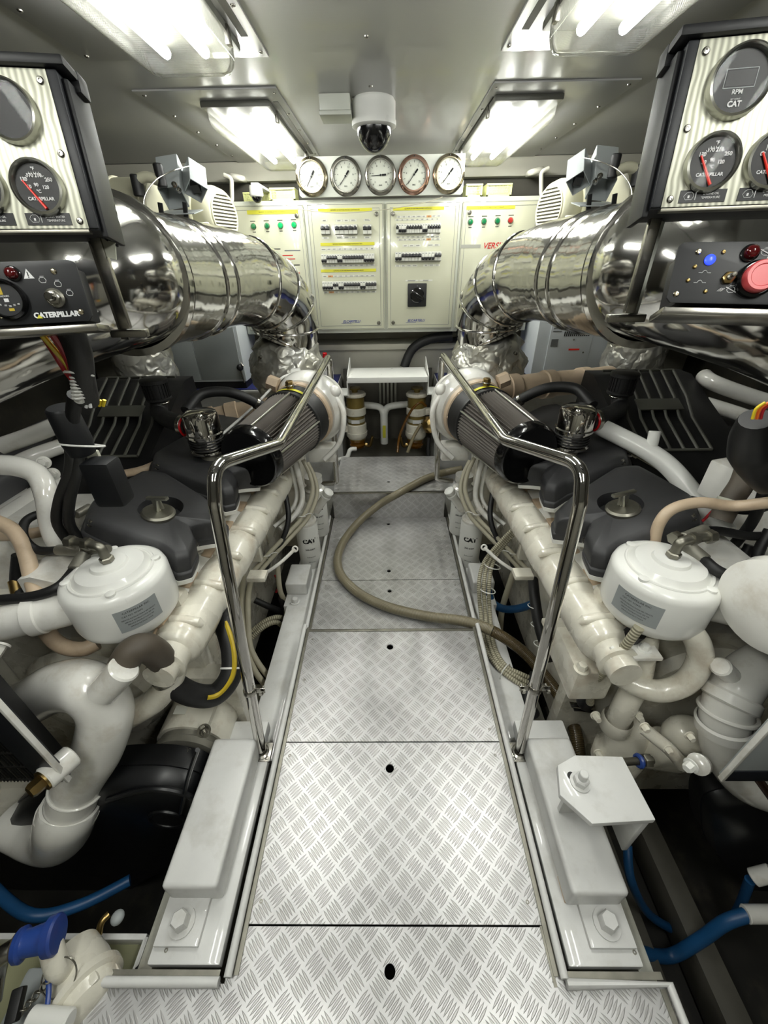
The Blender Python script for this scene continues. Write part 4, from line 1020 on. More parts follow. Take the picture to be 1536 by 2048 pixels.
    for k in range(8):
        p = axfr(g(L + .012), ax) @ V((.148 * math.cos(k * PI / 4), .148 * math.sin(k * PI / 4), 0)); N('tan_paint').hexa(p, -ax, .006, .008).obj('ring_bolt', tb)
    T0 = g(L + .07)
    vol = N('engine_white').lathe(T0 - ax * .02, ax, [(.10, -.01), (.16, .0), (.178, .03), (.185, .065), (.178, .10), (.15, .13), (.12, .15), (.12, .22), (.09, .24)], 56).obj('turbocharger', E)
    N('engine_white').tube(spline([T0 + V((-s * .15, -.03, .08)), T0 + V((-s * .19, -.05, .0)), T0 + V((-s * .16, -.07, -.14)), T0 + V((-s * .08, -.10, -.22))], 5), .013, 10).obj('actuator_pipe', vol)
    N('engine_white').ball(T0 + V((-s * .15, -.02, .10)), .03).obj('actuator_cap', vol)
    N('engine_white').box(T0 + V((-s * .06, .0, -.22)), .14, .10, .08, .01).obj('turbo_pedestal', vol)
    N('tan_paint').lathe(T0 + V((s * .13, .03, .12)), V((s * .8, .1, .3)), [(.035, 0), (.035, .05), (.028, .055)], 6).obj('hex_plug', vol)
    # tan crossover duct towards the middle of the engine
    q = [A(s, 606, 800, y=2.1), A(s, 540, 785, y=2.12), A(s, 470, 778, y=2.18), A(s, 400, 774, y=2.25), A(s, 340, 768, y=2.35)]
    if s < 0: q = [A(s, 606, 812, y=2.06), A(s, 540, 824, y=2.06), A(s, 480, 830, y=2.05), A(s, 435, 840, y=2.02), A(s, 395, 850, y=1.98)]
    b = N('tan_paint').tube(q, [.06, .062, .066, .066, .066], 24); o = b.obj('crossover_duct', E)
    if s < 0:
        k_ = N('clean_white').tube(spline([A(s, 440, 872, y=1.70), A(s, 505, 815, y=1.85), A(s, 556, 763, y=1.98), A(s, 570, 752, y=2.02), A(s, 588, 747, y=2.05)], 5), .006, 8).obj('linkage_rod', E); N('clean_white').box(A(s, 592, 746, y=2.06), .045, .04, .04, .006).obj('rod_clevis', k_)
    for k in (1, 2, 3): N('tan_paint').lathe(q[k], (q[k + 1] - q[k]), [(.066, 0), (.075, .004), (.075, .06), (.066, .066)], 24, False).obj('sleeve', o)
    # black hose from the filter
    q = [g(L * .88) + sdv * s * .0 + V((s * .12, -.02, .07)), A(s, 478, 790, y=1.74), A(s, 440, 783, y=1.72), A(s, 400, 790, y=1.68), A(s, 372, 822, y=1.58)]
    o = N('black_rubber').tube(spline(q, 6), .022, 16).obj('vent_hose', E)
    N('steel').lathe(q[0].lerp(q[1], .3), q[1] - q[0], [(.024, 0), (.026, .002), (.026, .014), (.024, .016)], 20, False).obj('hose_clamp', o)
    # bulk of the engine rear, below the turbo
    N('cast_cream').bx(*X(.545, 1.5), 2.16, 2.42, -.3, .42, .03).obj('flywheel_housing', E)
    # black drain hose beside the manifold
    q = [A(s, 562, 948, y=1.74), A(s, 570, 985, y=1.70), A(s, 577, 1035, y=1.62), A(s, 566, 1078, y=1.56), A(s, 543, 1110, y=1.52), A(s, 532, 1140, y=1.5)]
    N('black_rubber').tube(spline(q, 6), .013, 12).obj('drain_hose', E)
    # white pipes and handle beside it
    q = [A(s, 590, 925, y=1.82), A(s, 600, 960, y=1.80), A(s, 605, 1000, y=1.76), A(s, 590, 1030, y=1.70), A(s, 560, 1058, y=1.62)]
    N('engine_white').tube(spline(q, 6), .014, 12).obj('oil_pipe', E)
    N('engine_white').tube(spline([p_ + V((s * .035, .02, 0)) for p_ in q], 6), .010, 10).obj('oil_pipe', E)
    # oil filters with heads and filler caps
    for i, (px, y, z0, z1) in enumerate(((618, 1.76, -.125, .18), (638, 1.98, -.05, .25))):
        x = A(s, px, 1088, y=y).x if i == 0 else s * .425
        f = N('white_plastic').lathe((x, y, z0), (0, 0, 1), [(.045, 0), (.056, .006), (.060, .018), (.060, z1 - z0 - .012), (.058, z1 - z0 - .006), (.050, z1 - z0)], 40).obj('oil_filter', E)
        lab(f, 'white spin-on oil filter canister')
        def curved(txt, zc, size, off=0, bold=0, rot=0):
            b = N('black_ink'); n0 = len(b.bm.verts); b.text(txt, Matrix.Rotation(rot, 4, 'Z'), size, bold=bold)
            for v in b.bm.verts:
                a_ = v.co.x / .0604 - PI / 2 + off; zz = v.co.y; v.co = V((x + .0606 * math.cos(a_), y + .0606 * math.sin(a_), zc + zz))
            b.obj('lettering', f, recalc=False)
        fa = (.30 if s < 0 else -.25)
        curved('CAT', z1 - .095, .036, fa, .0022); curved('300-6437' if s < 0 else '300-6437', z1 - .150, .014, fa, .0004); curved('Advanced', z1 - .20, .012, fa); curved('Efficiency', z1 - .235, .010, fa)
        N('engine_white').lathe((x, y, z1 - .002), (0, 0, 1), [(.058, 0), (.058, .012), (.045, .02), (.04, .05), (.05, .055), (.05, .09)], 32).obj('filter_head', f)
    c0 = A(s, 632, 1022, y=1.82); c1 = A(s, 652, 992, y=1.80)
    o = N('engine_white').cyl(c0, c1, .022, 18).obj('oil_filler_tube', E); d1 = (c1 - c0).normalized()
    N('white_plastic').lathe(c1, d1, [(.024, -.01), (.028, -.008), (.028, .004), (.020, .006), (.020, .016), (.027, .018), (.027, .034), (.02, .038)], 20).obj('filler_cap', o)
    # dipstick-like ring ended rod
    r0, r1 = A(s, 528, 1148, y=1.35), A(s, 590, 1098, y=1.45)
    o = N('engine_white').tube(spline([r0, r0.lerp(r1, .5) + V((0, 0, -.01)), r1], 5), .008, 8).obj('lifting_rod', E); N('engine_white').ring(r1, (0, -.8, .6), .012, .004, 20, 8).obj('rod_eye', o)
    # ---------- coolant pot
    cx, cy = s * (.737 if s < 0 else .728), .80
    pot = N('clean_white').lathe((cx, cy, .515), (0, 0, 1), [(.085, -.012), (.112, -.004), (.125, .012), (.129, .03), (.129, .128), (.125, .142), (.115, .150), (.092, .153), (.086, .160), (.080, .168), (.065, .172), (.045, .173), (.041, .181), (.028, .183), (0, .183)], 72).obj('coolant_canister', E)
    lab(pot, 'squat round white canister with stepped lid and data label')
    b = N('gen_grey'); M0 = V((cx, cy, 0)); 
    a0, a1 = (-1.15, -.35) if s < 0 else (-2.95, -2.05)
    R_ = .1300; gr = [[V((cx + R_ * math.cos(a0 + (a1 - a0) * i / 14), cy + R_ * math.sin(a0 + (a1 - a0) * i / 14), z)) for i in range(15)] for z in (.558, .628)]
    pl_ = b.grid(gr, False, False, False).obj('data_label', pot)
    def wrap(txt, zc, size, ac_):
        b = N('black_ink').text(txt, Matrix.Identity(4), size)
        for v in b.bm.verts:
            a_ = v.co.x / R_ + ac_; zz = v.co.y; v.co = V((cx + (R_ + .0006) * math.cos(a_), cy + (R_ + .0006) * math.sin(a_), zc + zz))
        b.obj('lettering', pl_, recalc=False)
    am = (a0 + a1) / 2
    wrap('CATERPILLAR INC.', .618, .008, am); wrap('CAT NO. 9Y5970', .607, .0065, am - .1)
    for k in range(4): wrap('SERVICE INSTRUCTIONS SEE MANUAL'[: 30 - k * 3], .596 - k * .0085, .005, am)
    for k in range(4):
        a_ = k * PI / 2 + .5; N('clean_white').lathe((cx + .104 * math.cos(a_), cy + .104 * math.sin(a_), .662), (0, 0, 1), [(.012, 0), (.012, .010), (.008, .012)], 12).obj('lid_lug', pot)
    for r_ in (.098,): N('clean_white').ring((cx, cy, .668), (0, 0, 1), r_, .004, 48, 6).obj('lid_bead', pot)
    # fitting on the lid: elbow, tee, hoses
    o = N('dull_steel').tube(fillet([V((cx, cy, .70)), V((cx, cy, .745)), V((cx + s * .05, cy + .01, .75)), V((cx + s * .10, cy + .02, .75))], .012), .012, 12).obj('lid_fitting', pot)
    N('dull_steel').nut((cx, cy, .70), (0, 0, 1), .017, .014).obj('fitting_nut', o); N('dull_steel').nut((cx + s * .03, cy + .006, .75), (s, .15, 0), .017, .018).obj('fitting_nut', o); N('dull_steel').nut((cx + s * .075, cy + .014, .75), (s, .15, 0), .018, .02).obj('fitting_nut', o)
    # canister outlet
    side = V((s, -.35, -.05)).normalized(); p0 = V((cx, cy, .585)) + side * .115
    N('engine_white').lathe(p0, side, [(.046, 0), (.050, .01), (.050, .075), (.054, .078), (.054, .105), (.046, .11), (.044, .26)], 32).obj('outlet_neck', pot)
    o = N('engine_white').hexa(p0 + side * .15 + V((0, -.05, -.03)), V((0, -1, -.3)), .014, .03); o.obj('neck_plug', pot)
    return E
EL = engine(-1); ER = engine(1)
# ================================================================== ENGINE FRONTS
def tubeA(s, mname, pts, r, name, par, n=16, k=6, lb=None, smooth=True):
    P = [A(s, q[0] if s < 0 or len(q) < 4 else q[0], q[1], y=q[2]) for q in pts]
    o = N(mname).tube(spline(P, k) if smooth else P, r, n).obj(name, par, sharp=60)
    if lb: lab(o, lb)
    return o, P
def RR(px, py, **k): return at(px, py, **k)
def tubeR(mname, pts, r, name, par, n=16, k=6):
    P = [at(q[0], q[1], y=q[2]) for q in pts]; o = N(mname).tube(spline(P, k), r, n).obj(name, par, sharp=60); return o, P
def band(par, p, d, R, w, mname='engine_white', name='raised_band'):
    return N(mname).lathe(V(p) - V(d).normalized() * w / 2, d, [(R * .97, 0), (R * 1.07, w * .15), (R * 1.07, w * .85), (R * .97, w)], 36, False).obj(name, par)
# ---- radiator / heat exchanger cores on the engine noses
def core(s, E):
    X = lambda a, b: sorted((s * a, s * b)); w_ = .86 if s < 0 else .905; x0, x1 = X(w_, 1.45)
    o = N('black_matte').bx(x0, x1, .50, .54, .20, .80, .004).obj('cooler_core', E)
    for k in range(60):
        x = s * (w_ + .004 + k * .0090); N('fin_dark' if k % 3 else 'dull_steel').box((x, .497, .50), .0016, .012, .58).obj('fin', o)
    for k in range(9): N('fin_dark').bx(*X(w_, 1.45), .490, .494, (.22 + k * .066), (.226 + k * .066)).obj('fin_bar', o)
    e = N('gen_grey' if s > 0 else 'navy_panel').bx(*X(.785, w_ - .005), .455, .470, .30, .80, .003).obj('side_plate', o)
    N('engine_white').bx(*X(.777, .785), .450, .462, .30, .80, .002).obj('plate_edge', o)
    return o
cl = core(-1, EL); cr = core(1, ER)
b = N('navy_panel').bx(.784, .902, .452, .4555, .30, .345, .001).obj('strap_end', cr)
b = N('black_ink').text('MADE IN ITALY  COOLER', fr((.845, .4545, .56), (0, 0, 1), (-1, 0, 0)), .022).obj('stamped_lettering', cr)
c0, c1 = RR(1500, 1535, y=.47), RR(1560, 1620, y=.44); N('copper').cyl(c0, c1, .010, 12).obj('copper_pipe', cr)
# ---- LEFT: big S pipe
o, P = tubeA(-1, 'engine_white', [(-20, 1440, .66), (55, 1405, .66), (120, 1373, .64), (180, 1378, .62), (212, 1425, .60), (195, 1500, .57), (160, 1560, .54), (142, 1610, .51)], .066, 'raw_water_pipe', EL, 28, 8, 'thick glossy white S shaped pipe')
d = P[-1] - P[-2]; band(o, P[-1] + d * .05, d, .069, .03); 
q0 = P[-1]; q = [q0, q0 + d.normalized() * .05, A(-1, 118, 1672, y=.50), A(-1, 70, 1668, y=.52), A(-1, 20, 1640, y=.55)]
N('engine_white').tube(spline(q, 7), [.072, .078, .078, .072, .066, .07], 28).obj('lower_elbow', o, sharp=60)
band(o, q0 + d.normalized() * .03, d, .074, .02); N('engine_white').ring(P[-2].lerp(P[-1], .3), d, .067, .004, 36, 8).obj('bead', o)
u0, u1 = A(-1, 205, 1385, y=.58), A(-1, 250, 1335, y=.60); N('engine_white').cyl(u0, u1, .036, 24, bev=.004).obj('branch_stub', o)
u0, u1 = A(-1, 145, 1510, y=.50), A(-1, 88, 1560, y=.44); N('engine_white').cyl(u0, u1, .030, 24, bev=.003).obj('plug_boss', o)
dd = (u1 - u0).normalized(); N('brass').hexa(u1, dd, .018, .026).obj('hex_plug', o)
# pump body
c = A(-1, 10, 1640, y=.60); pm = N('cast_cream').lathe(c, V((.35, -1, .1)), [(.16, -.08), (.17, -.06), (.17, -.03), (.14, -.02), (.13, .02), (.10, .04), (.06, .05)], 44).obj('water_pump', EL)
for k in range(6):
    pp = axfr(c, V((.35, -1, .1))) @ V((.15 * math.cos(k * PI / 3 + .4), .15 * math.sin(k * PI / 3 + .4), -.025)); N('cast_cream').hexa(pp, V((.35, -1, .1)), .013, .03).obj('pump_bolt', pm)
# second elbow + brown rubber + clamp + black hose
o, P = tubeA(-1, 'cast_cream', [(222, 1452, .66), (270, 1425, .66), (312, 1398, .68), (340, 1360, .70), (348, 1330, .72)], .036, 'thermostat_elbow', EL, 22)
band(o, P[0].lerp(P[1], .2), P[1] - P[0], .038, .025, 'cast_cream')
o, P = tubeA(-1, 'brown_rubber', [(245, 1335, .62), (262, 1305, .64), (290, 1295, .66), (318, 1312, .68), (330, 1338, .70)], .036, 'brown_rubber_elbow', EL, 22)
hp = [(326, 1345, .70), (352, 1372, .70), (390, 1390, .71), (432, 1388, .74), (462, 1350, .78), (464, 1300, .84), (452, 1255, .90), (440, 1225, .96)]
o, P = tubeA(-1, 'black_rubber', hp, .034, 'coolant_hose', EL, 24, 8, 'thick black hose with a yellow stripe')
SP = spline(P, 8); st = [SP[i] + V((.016, -.018, .022)) for i in range(20, len(SP) - 6)]
N('yellow_paint').tube(st, .008, 8).obj('yellow_stripe', o)
for k in (.05, .62):
    i = int(k * (len(SP) - 2)); dd = SP[i + 1] - SP[i]; N('steel' if k < .1 else 'white_plastic').lathe(SP[i], dd, [(.036, 0), (.039, .002), (.039, .016), (.036, .018)] if k < .1 else [(.0355, 0), (.037, .001), (.037, .005), (.0355, .006)], 28, False).obj('hose_clamp' if k < .1 else 'cable_tie', o)
b = N('steel').box(SP[2] + V((.0, -.02, .04)), .018, .018, .014, .003); b.cyl(SP[2] + V((-.02, -.02, .045)), SP[2] + V((.04, -.02, .045)), .004, 8); b.obj('clamp_screw', o)
# alternator
c = A(-1, 398, 1458, y=.745); al = N('cast_alloy').lathe(c + V((0, 0, 0)), V((.0, -1, -.0)), [(.08, -.12), (.105, -.10), (.108, -.02), (.113, 0), (.113, .03), (.105, .035), (.100, .07), (.108, .075), (.108, .095), (.09, .10)], 40).obj('alternator', EL)
N('cast_cream').lathe(c + V((0, -.02, 0)), V((0, -1, 0)), [(.1135, -.10), (.1145, -.09), (.1145, .03), (.1135, .035)], 40).obj('alternator_shell', al)
for k in range(5):
    a_ = -2.4 + k * .9; pp = c + V((.09 * math.cos(a_), -.11, .09 * math.sin(a_))); N('steel').hexa(pp, (0, -1, 0), .008, .01).obj('alternator_bolt', al)
st = A(-1, 408, 1462, y=.66); b = N('steel'); b.nut(st, V((.5, -.6, .5)), .014, .014); b.cyl(st, st + V((.02, -.024, .02)), .007, 12); b.lathe(st, V((.5, -.6, .5)), [(.02, -.004), (.02, 0)], 20); b.obj('terminal_post', al)
N('label_white').box(fr(c + V((-.03, -.0, .1145)), (1, 0, 0), (0, 1, 0)), .04, .03, .001).obj('label', al); N('red_ink').box(fr(c + V((.0, .02, .1145)), (1, 0, 0), (0, 1, 0)), .03, .012, .001).obj('red_label', al)
N('cast_cream').bx(c.x - .02, c.x + .075, c.y - .05, c.y + .10, c.z + .03, c.z + .105, .01).obj('voltage_regulator', al)
b = N('cast_cream').bx(-.70, -.52, .80, .86, -.2, .2, .01).obj('alternator_bracket', al)
# ---- belt guards
def guard(s, E, pts, depth, ytop):
    P = [A(s, q[0], q[1], y=ytop) for q in pts]; cen = sum(P, V()) / len(P)
    Q = []
    for i in range(len(P)): Q += [P[i].lerp(P[i - 1], .2), P[i].lerp(P[(i + 1) % len(P)], .2)]
    R = spline(Q, 3, True); rings = []
    for sc, dy in ((1.0, 0), (1.0, -.05), (1.014, -.05), (1.014, -.062), (1, -.062), (.985, -depth + .012), (.95, -depth), (.6, -depth - .004), (.02, -depth - .004)): rings.append([cen + (p - cen) * sc + V((0, dy, 0)) for p in R])
    return N('guard_black').grid(rings).obj('belt_guard', E, sharp=50), cen
gl_, cg = guard(-1, EL, [(190, 1500), (270, 1488), (350, 1488), (415, 1502), (446, 1545), (448, 1590), (425, 1628), (385, 1650), (300, 1700), (200, 1790), (40, 1800), (0, 1700), (60, 1560)], .12, .64)
c = A(-1, 335, 1638, y=.517); N('guard_black').ring(c, (0, -1, 0), .052, .007, 40, 8).obj('round_rim', gl_); N('black_matte').lathe(c, (0, -1, 0), [(.048, 0), (.048, .002)], 36).obj('round_recess', gl_)
N('guard_black').tube(spline([A(-1, 395, 1500, y=.517), A(-1, 375, 1560, y=.513), A(-1, 362, 1625, y=.515)], 6), .006, 8).obj('stiffening_rib', gl_)
N('guard_black').tube(spline([A(-1, 215, 1600, y=.513), A(-1, 300, 1578, y=.512), A(-1, 370, 1588, y=.513), A(-1, 415, 1620, y=.515)], 6), .008, 8).obj('stiffening_rib', gl_)
gr_, cg = guard(1, ER, [(773 * 2 - 1345, 1545), (773 * 2 - 1420, 1530), (773 * 2 - 1560, 1570), (773 * 2 - 1640, 1640), (773 * 2 - 1640, 1830), (773 * 2 - 1500, 1775), (773 * 2 - 1410, 1700), (773 * 2 - 1350, 1630)], .10, .62)
# ---- RIGHT nose
t, P = tubeR('cast_cream', [(1222, 1335, .74), (1262, 1366, .70), (1318, 1382, .67), (1372, 1364, .665), (1400, 1318, .68), (1388, 1272, .70), (1350, 1250, .72), (1315, 1252, .74)], .030, 'looped_pipe', ER, 24, 8); lab(t, 'white pipe curling in a loop below the canister')
t, P = tubeR('cast_cream', [(1292, 1262, .76), (1285, 1310, .74), (1275, 1360, .72), (1250, 1410, .70), (1232, 1445, .70)], .034, 'bypass_pipe', ER, 22)
band(t, P[-1], P[-1] - P[-2], .042, .06, 'cast_cream')
c = RR(1250, 1480, y=.70); th = N('cast_cream').lathe(c + V((0, 0, .05)), V((-.1, -.1, -1)), [(.045, -.03), (.055, 0), (.06, .06), (.075, .10), (.07, .16), (.05, .18)], 32).obj('thermostat_housing', ER)
for px, py in ((1195, 1505), (1190, 1430), (1275, 1430)): N('cast_cream').hexa(RR(px, py, y=.68), (0, -1, .3), .010, .02).obj('housing_bolt', th)
c = RR(1335, 1500, y=.66); cs = N('cast_cream').box(fr(c, (1, 0, -.3), (0, -.2, 1)), .16, .13, .10, .03, 3).obj('pump_casting', ER)
N('cast_cream').ball(RR(1370, 1470, y=.64), .065, (1, .8, 1)).obj('casting_dome', cs)
N('cast_cream').tube(spline([RR(1285, 1455, y=.62), RR(1310, 1475, y=.6), RR(1340, 1500, y=.58), RR(1365, 1530, y=.57)], 4), .018, 12).obj('casting_flange', cs)
for px, py in ((1288, 1452), (1335, 1497), (1370, 1528), (1378, 1470)): N('cast_cream').hexa(RR(px, py, y=.575), (0, -1, .2), .009, .014).obj('flange_bolt', cs)
c0, c1 = RR(1305, 1520, y=.57), RR(1245, 1524, y=.56); sn = N('dull_steel').cyl(c0, c1, .010, 14); sn.nut(c0.lerp(c1, .1), c1 - c0, .018, .02); sn.obj('sensor', cs)
N('coupling_blue').ring(c0.lerp(c1, .45), c1 - c0, .013, .007, 20, 8).obj('blue_ring', cs)
t, P = tubeR('engine_white', [(1530, 1325, .70), (1492, 1352, .66), (1462, 1395, .62), (1448, 1450, .59), (1452, 1505, .57), (1490, 1560, .55), (1545, 1585, .55)], .056, 'discharge_elbow', ER, 30, 8); lab(t, 'white pipe elbow with raised hose bands')
for k in (2, 3): band(t, P[k], P[k + 1] - P[k - 1], .060, .035)
for k in (2.5,): N('engine_white').ring(P[2].lerp(P[3], .5), P[3] - P[2], .061, .006, 36, 8).obj('bead', t)
c = RR(1383, 1530, y=.50); N('engine_white').lathe(RR(1400, 1528, y=.53), c - RR(1400, 1528, y=.53), [(.026, 0), (.026, .02), (.02, .024)], 20).obj('plug_boss', t); N('clean_white').hexa(c, V((-1, -.5, 0)), .012, .018).obj('hex_plug', t)
c = RR(1405, 1330, y=.62); N('engine_white').cyl(RR(1475, 1365, y=.65), RR(1440, 1332, y=.64), .024, 16, bev=.004).obj('side_stub', t)
tubeR('cast_cream', [(1470, 1170, 1.0), (1480, 1250, .97), (1515, 1330, .95), (1570, 1400, .92)], .07, 'large_water_pipe', ER, 26)
o = N('engine_white').lathe(RR(1530, 1215, y=.62), V((1, .2, 0)), [(.05, -.02), (.105, 0), (.11, .03), (.08, .08), (.08, .2)], 36).obj('end_casting', ER)
# rear lobe behind the canister on the right, funnel on the left
N('engine_white').lathe(RR(1455, 1140, y=1.02), V((-.3, -.3, 1)), [(.095, -.10), (.10, 0), (.088, .025), (.06, .036), (0, .04)], 36).obj('rocker_dome', ER)
N('cast_cream').lathe(A(-1, 130, 1160, y=.98), (0, 0, 1), [(.15, -.12), (.13, -.02), (.06, .03), (.045, .04), (.045, .075), (.052, .078), (.052, .09), (.035, .092), (.035, .115)], 36).obj('filler_funnel', EL)
# front plates carrying the canister
for s, E in ((-1, EL), (1, ER)):
    o = N('engine_white').box(fr((s * .655, .74, .445), (1, 0, 0), (0, 1, 0)), .14, .12, .012, .003).obj('canister_bracket', E)
    for q in ((.60, .70), (.69, .71)): N('clean_white').hexa((s * q[0], q[1], .451), (0, 0, 1), .012, .014).obj('bracket_bolt', o)
    N('black_matte').lathe((s * .645, .715, .4515), (0, 0, 1), [(.007, 0), (.007, .0006)], 12).obj('bracket_hole', o)
    N('cast_cream').bx(*sorted((s * .62, s * 1.3)), .84, .90, -.3, .52, .02).obj('timing_cover', E)
    o = N('cast_cream').lathe((s * 1.0, .80, .12), (0, -1, 0), [(.20, -.05), (.22, 0), (.20, .03), (.10, .05)], 40).obj('front_housing', E)
# LEFT outboard head end, bent white tube, tan hoses
t, P = tubeA(-1, 'engine_white', [(-30, 930, 1.05), (30, 932, 1.05), (75, 950, 1.04), (95, 995, 1.0), (103, 1050, .98), (120, 1095, .96)], .030, 'bent_coolant_tube', EL, 20); lab(t, 'white tube bending down at the far left')
hb = N('engine_white').bx(-1.45, -1.08, 1.12, 1.35, .35, .60, .02).obj('outboard_head_end', EL)
for px, py, y in ((88, 925, 1.15), (106, 948, 1.15), (100, 985, 1.13)): N('engine_white').hexa(A(-1, px, py, y=y), (.5, -1, .4), .014, .02).obj('head_bolt', hb)
N('engine_white').bx(-1.15, -1.05, 1.10, 1.16, .50, .66, .012).obj('mount_lug', hb)
tubeA(-1, 'tan_paint', [(-20, 1038, .98), (25, 1060, .96), (50, 1100, .92), (65, 1160, .86), (82, 1215, .80), (95, 1265, .76), (125, 1292, .74), (165, 1298, .74), (195, 1285, .76)], .021, 'tan_pipe', EL, 16)
tubeA(-1, 'tan_paint', [(-10, 1072, 1.05), (40, 1070, 1.05), (85, 1063, 1.08)], .018, 'tan_pipe', EL, 14)
tubeA(-1, 'tan_paint', [(140, 1052, 1.20), (200, 1012, 1.3), (210, 960, 1.45), (290, 938, 1.5), (340, 910, 1.6), (385, 870, 1.8)], .017, 'tan_pipe', EL, 14)
N('brass').tube(spline([A(-1, 30, 1162, y=.9), A(-1, 40, 1200, y=.86)], 2), .018, 14).obj('brass_ferrule', EL)
tubeA(-1, 'black_rubber', [(38, 1110, .93), (34, 1165, .9), (44, 1200, .86), (62, 1260, .82)], .018, 'small_hose', EL, 14)
# RIGHT big slanted white pipe, tan hose, white bracket casting
t, P = tubeR('clean_white', [(1160, 835, 1.62), (1230, 868, 1.5), (1300, 905, 1.4), (1345, 940, 1.32), (1395, 1000, 1.22), (1450, 1065, 1.1)], .034, 'slanted_pipe', ER, 24, 8); lab(t, 'straight bright white pipe slanting across the right engine')
c = P[2]; N('clean_white').cyl(c + V((0, 0, .01)), RR(1310, 862, y=1.42), .020, 18, bev=.002).obj('branch_stub', t)
t, P = tubeR('tan_paint', [(1308, 1090, .93), (1318, 1048, .93), (1345, 1018, .94), (1400, 1005, .95), (1470, 1012, .94), (1560, 1002, .88)], .0155, 'tan_hose', ER, 16); lab(t, 'beige hose arching above the right canister')
c = RR(1450, 960, y=1.12); t = N('engine_white').box(fr(c, (1, .3, 0), (0, 0, 1)), .085, .12, .08, .008).obj('cast_bracket', ER)
N('engine_white').box(c + V((.03, 0, .10)), .05, .06, .07, .012, 3).obj('bracket_ear', t)
for dz in (.085, .115): N('engine_white').hexa(c + V((.005, -.03, dz)), (-.4, -1, .2), .009, .012).obj('ear_bolt', t)
t, P = tubeR('brown_rubber', [(1500, 920, 1.06), (1485, 965, 1.02), (1462, 1000, 1.0), (1440, 1040, .98)], .030, 'rubber_elbow', ER, 20); N('tape').lathe(P[2], P[3] - P[2], [(.031, 0), (.033, .001), (.033, .011), (.031, .012)], 24, False).obj('tie_band', t)
# fuel rail with clips along the covers, each side
for s, E in ((-1, EL), (1, ER)):
    if s < 0: q = [(182, 1012, 1.16), (240, 980, 1.3), (290, 952, 1.42), (340, 918, 1.55), (385, 885, 1.7)]
    else: q = [(773 * 2 - 1175, 872, 1.66), (773 * 2 - 1250, 918, 1.5), (773 * 2 - 1310, 955, 1.38), (773 * 2 - 1350, 980, 1.3), (773 * 2 - 1392, 1003, 1.22)]
    o, P = tubeA(s, 'hose_beige', q, .0065, 'fuel_line', E, 10)
    for k in (1, 3):
        N('clean_white').box(fr(P[k] + V((-s * .025, -.005, -.008)), (1, 0, 0), (0, 1, 0)), .035, .02, .003, .001).obj('line_clip', o); N('steel').screw(P[k] + V((-s * .03, -.005, -.006)), (0, 0, 1), .006).obj('clip_screw', o)
        N('hose_beige').lathe(P[k], P[k] - P[k - 1], [(.008, 0), (.011, .003), (.011, .022), (.008, .025)], 12).obj('line_coupling', o)
if True:
    N('cast_alloy').cyl(A(-1, 152, 1030, y=1.10), A(-1, 180, 1014, y=1.16), .014, 14, bev=.002).obj('line_sleeve', EL)

# ================================================================== LOOSE HOSES, CABLES, PANELS
def hose(name, mname, pts, r, label, cat='hose', n=14, k=7, grp=None):
    P = [at(q[0], q[1], **q[2]) for q in pts]; o = N(mname).tube(spline(P, k), r, n).obj(name, sharp=60); return tag(o, label, cat, grp), P
# hydraulic loop left
hose('hydraulic_hose', 'black_rubber', [(118, 1100, dict(y=.93)), (75, 1100, dict(y=.93)), (48, 1075, dict(y=.95)), (52, 1042, dict(y=1.0)), (90, 1026, dict(y=1.04)), (150, 1030, dict(y=1.08))], .0125, 'black hydraulic hose looping left above the left round canister')
hose('hydraulic_hose', 'black_rubber', [(150, 1138, dict(y=.82)), (120, 1172, dict(y=.76)), (70, 1192, dict(y=.74)), (0, 1200, dict(y=.74)), (-60, 1205, dict(y=.75))], .0135, 'dark hose running off the left edge from the left canister fitting')
t = thing('hose_fitting', 'steel hydraulic tee and ferrules on the lid line of the left canister', 'fitting', at(165, 1105, y=.9))
for a_, c_, r in (((118, 1100), (172, 1101), .0165), ((168, 1110), (150, 1140), .018)):
    N('cast_alloy').cyl(at(*a_, y=.92 if r < .017 else .86), at(*c_, y=.88 if r < .017 else .81), r, 16, bev=.002).obj('ferrule', t)
N('dull_steel').cyl(at(172, 1101, y=.88), at(215, 1098, y=.835), .012, 14).obj('tee', t)
N('dull_steel').nut(at(180, 1101, y=.875), V((-1, .4, 0)), .018, .022).obj('nut', t)
# right pair
hose('hydraulic_hose', 'black_rubber', [(1405, 1062, dict(y=.95)), (1440, 1062, dict(y=.97)), (1500, 1072, dict(y=.98)), (1560, 1070, dict(y=1.0))], .0135, 'dark hose running level from the right canister fitting')
hose('hydraulic_hose', 'black_rubber', [(1408, 1120, dict(y=.80)), (1435, 1142, dict(y=.76)), (1480, 1158, dict(y=.74)), (1545, 1162, dict(y=.74))], .0145, 'black hose curving down to the right edge from the right canister fitting')
t = thing('hose_fitting', 'steel hydraulic tee and ferrules on the lid line of the right canister', 'fitting', at(1370, 1075, y=.9))
for a_, c_, y0, y1, r in (((1365, 1078), (1408, 1060), .86, .93, .0165), ((1372, 1090), (1410, 1122), .85, .80, .0185)):
    N('cast_alloy').cyl(at(*a_, y=y0), at(*c_, y=y1), r, 16, bev=.002).obj('ferrule', t)
N('dull_steel').nut(at(1345, 1078, y=.84), V((1, .3, .1)), .018, .022).obj('nut', t)
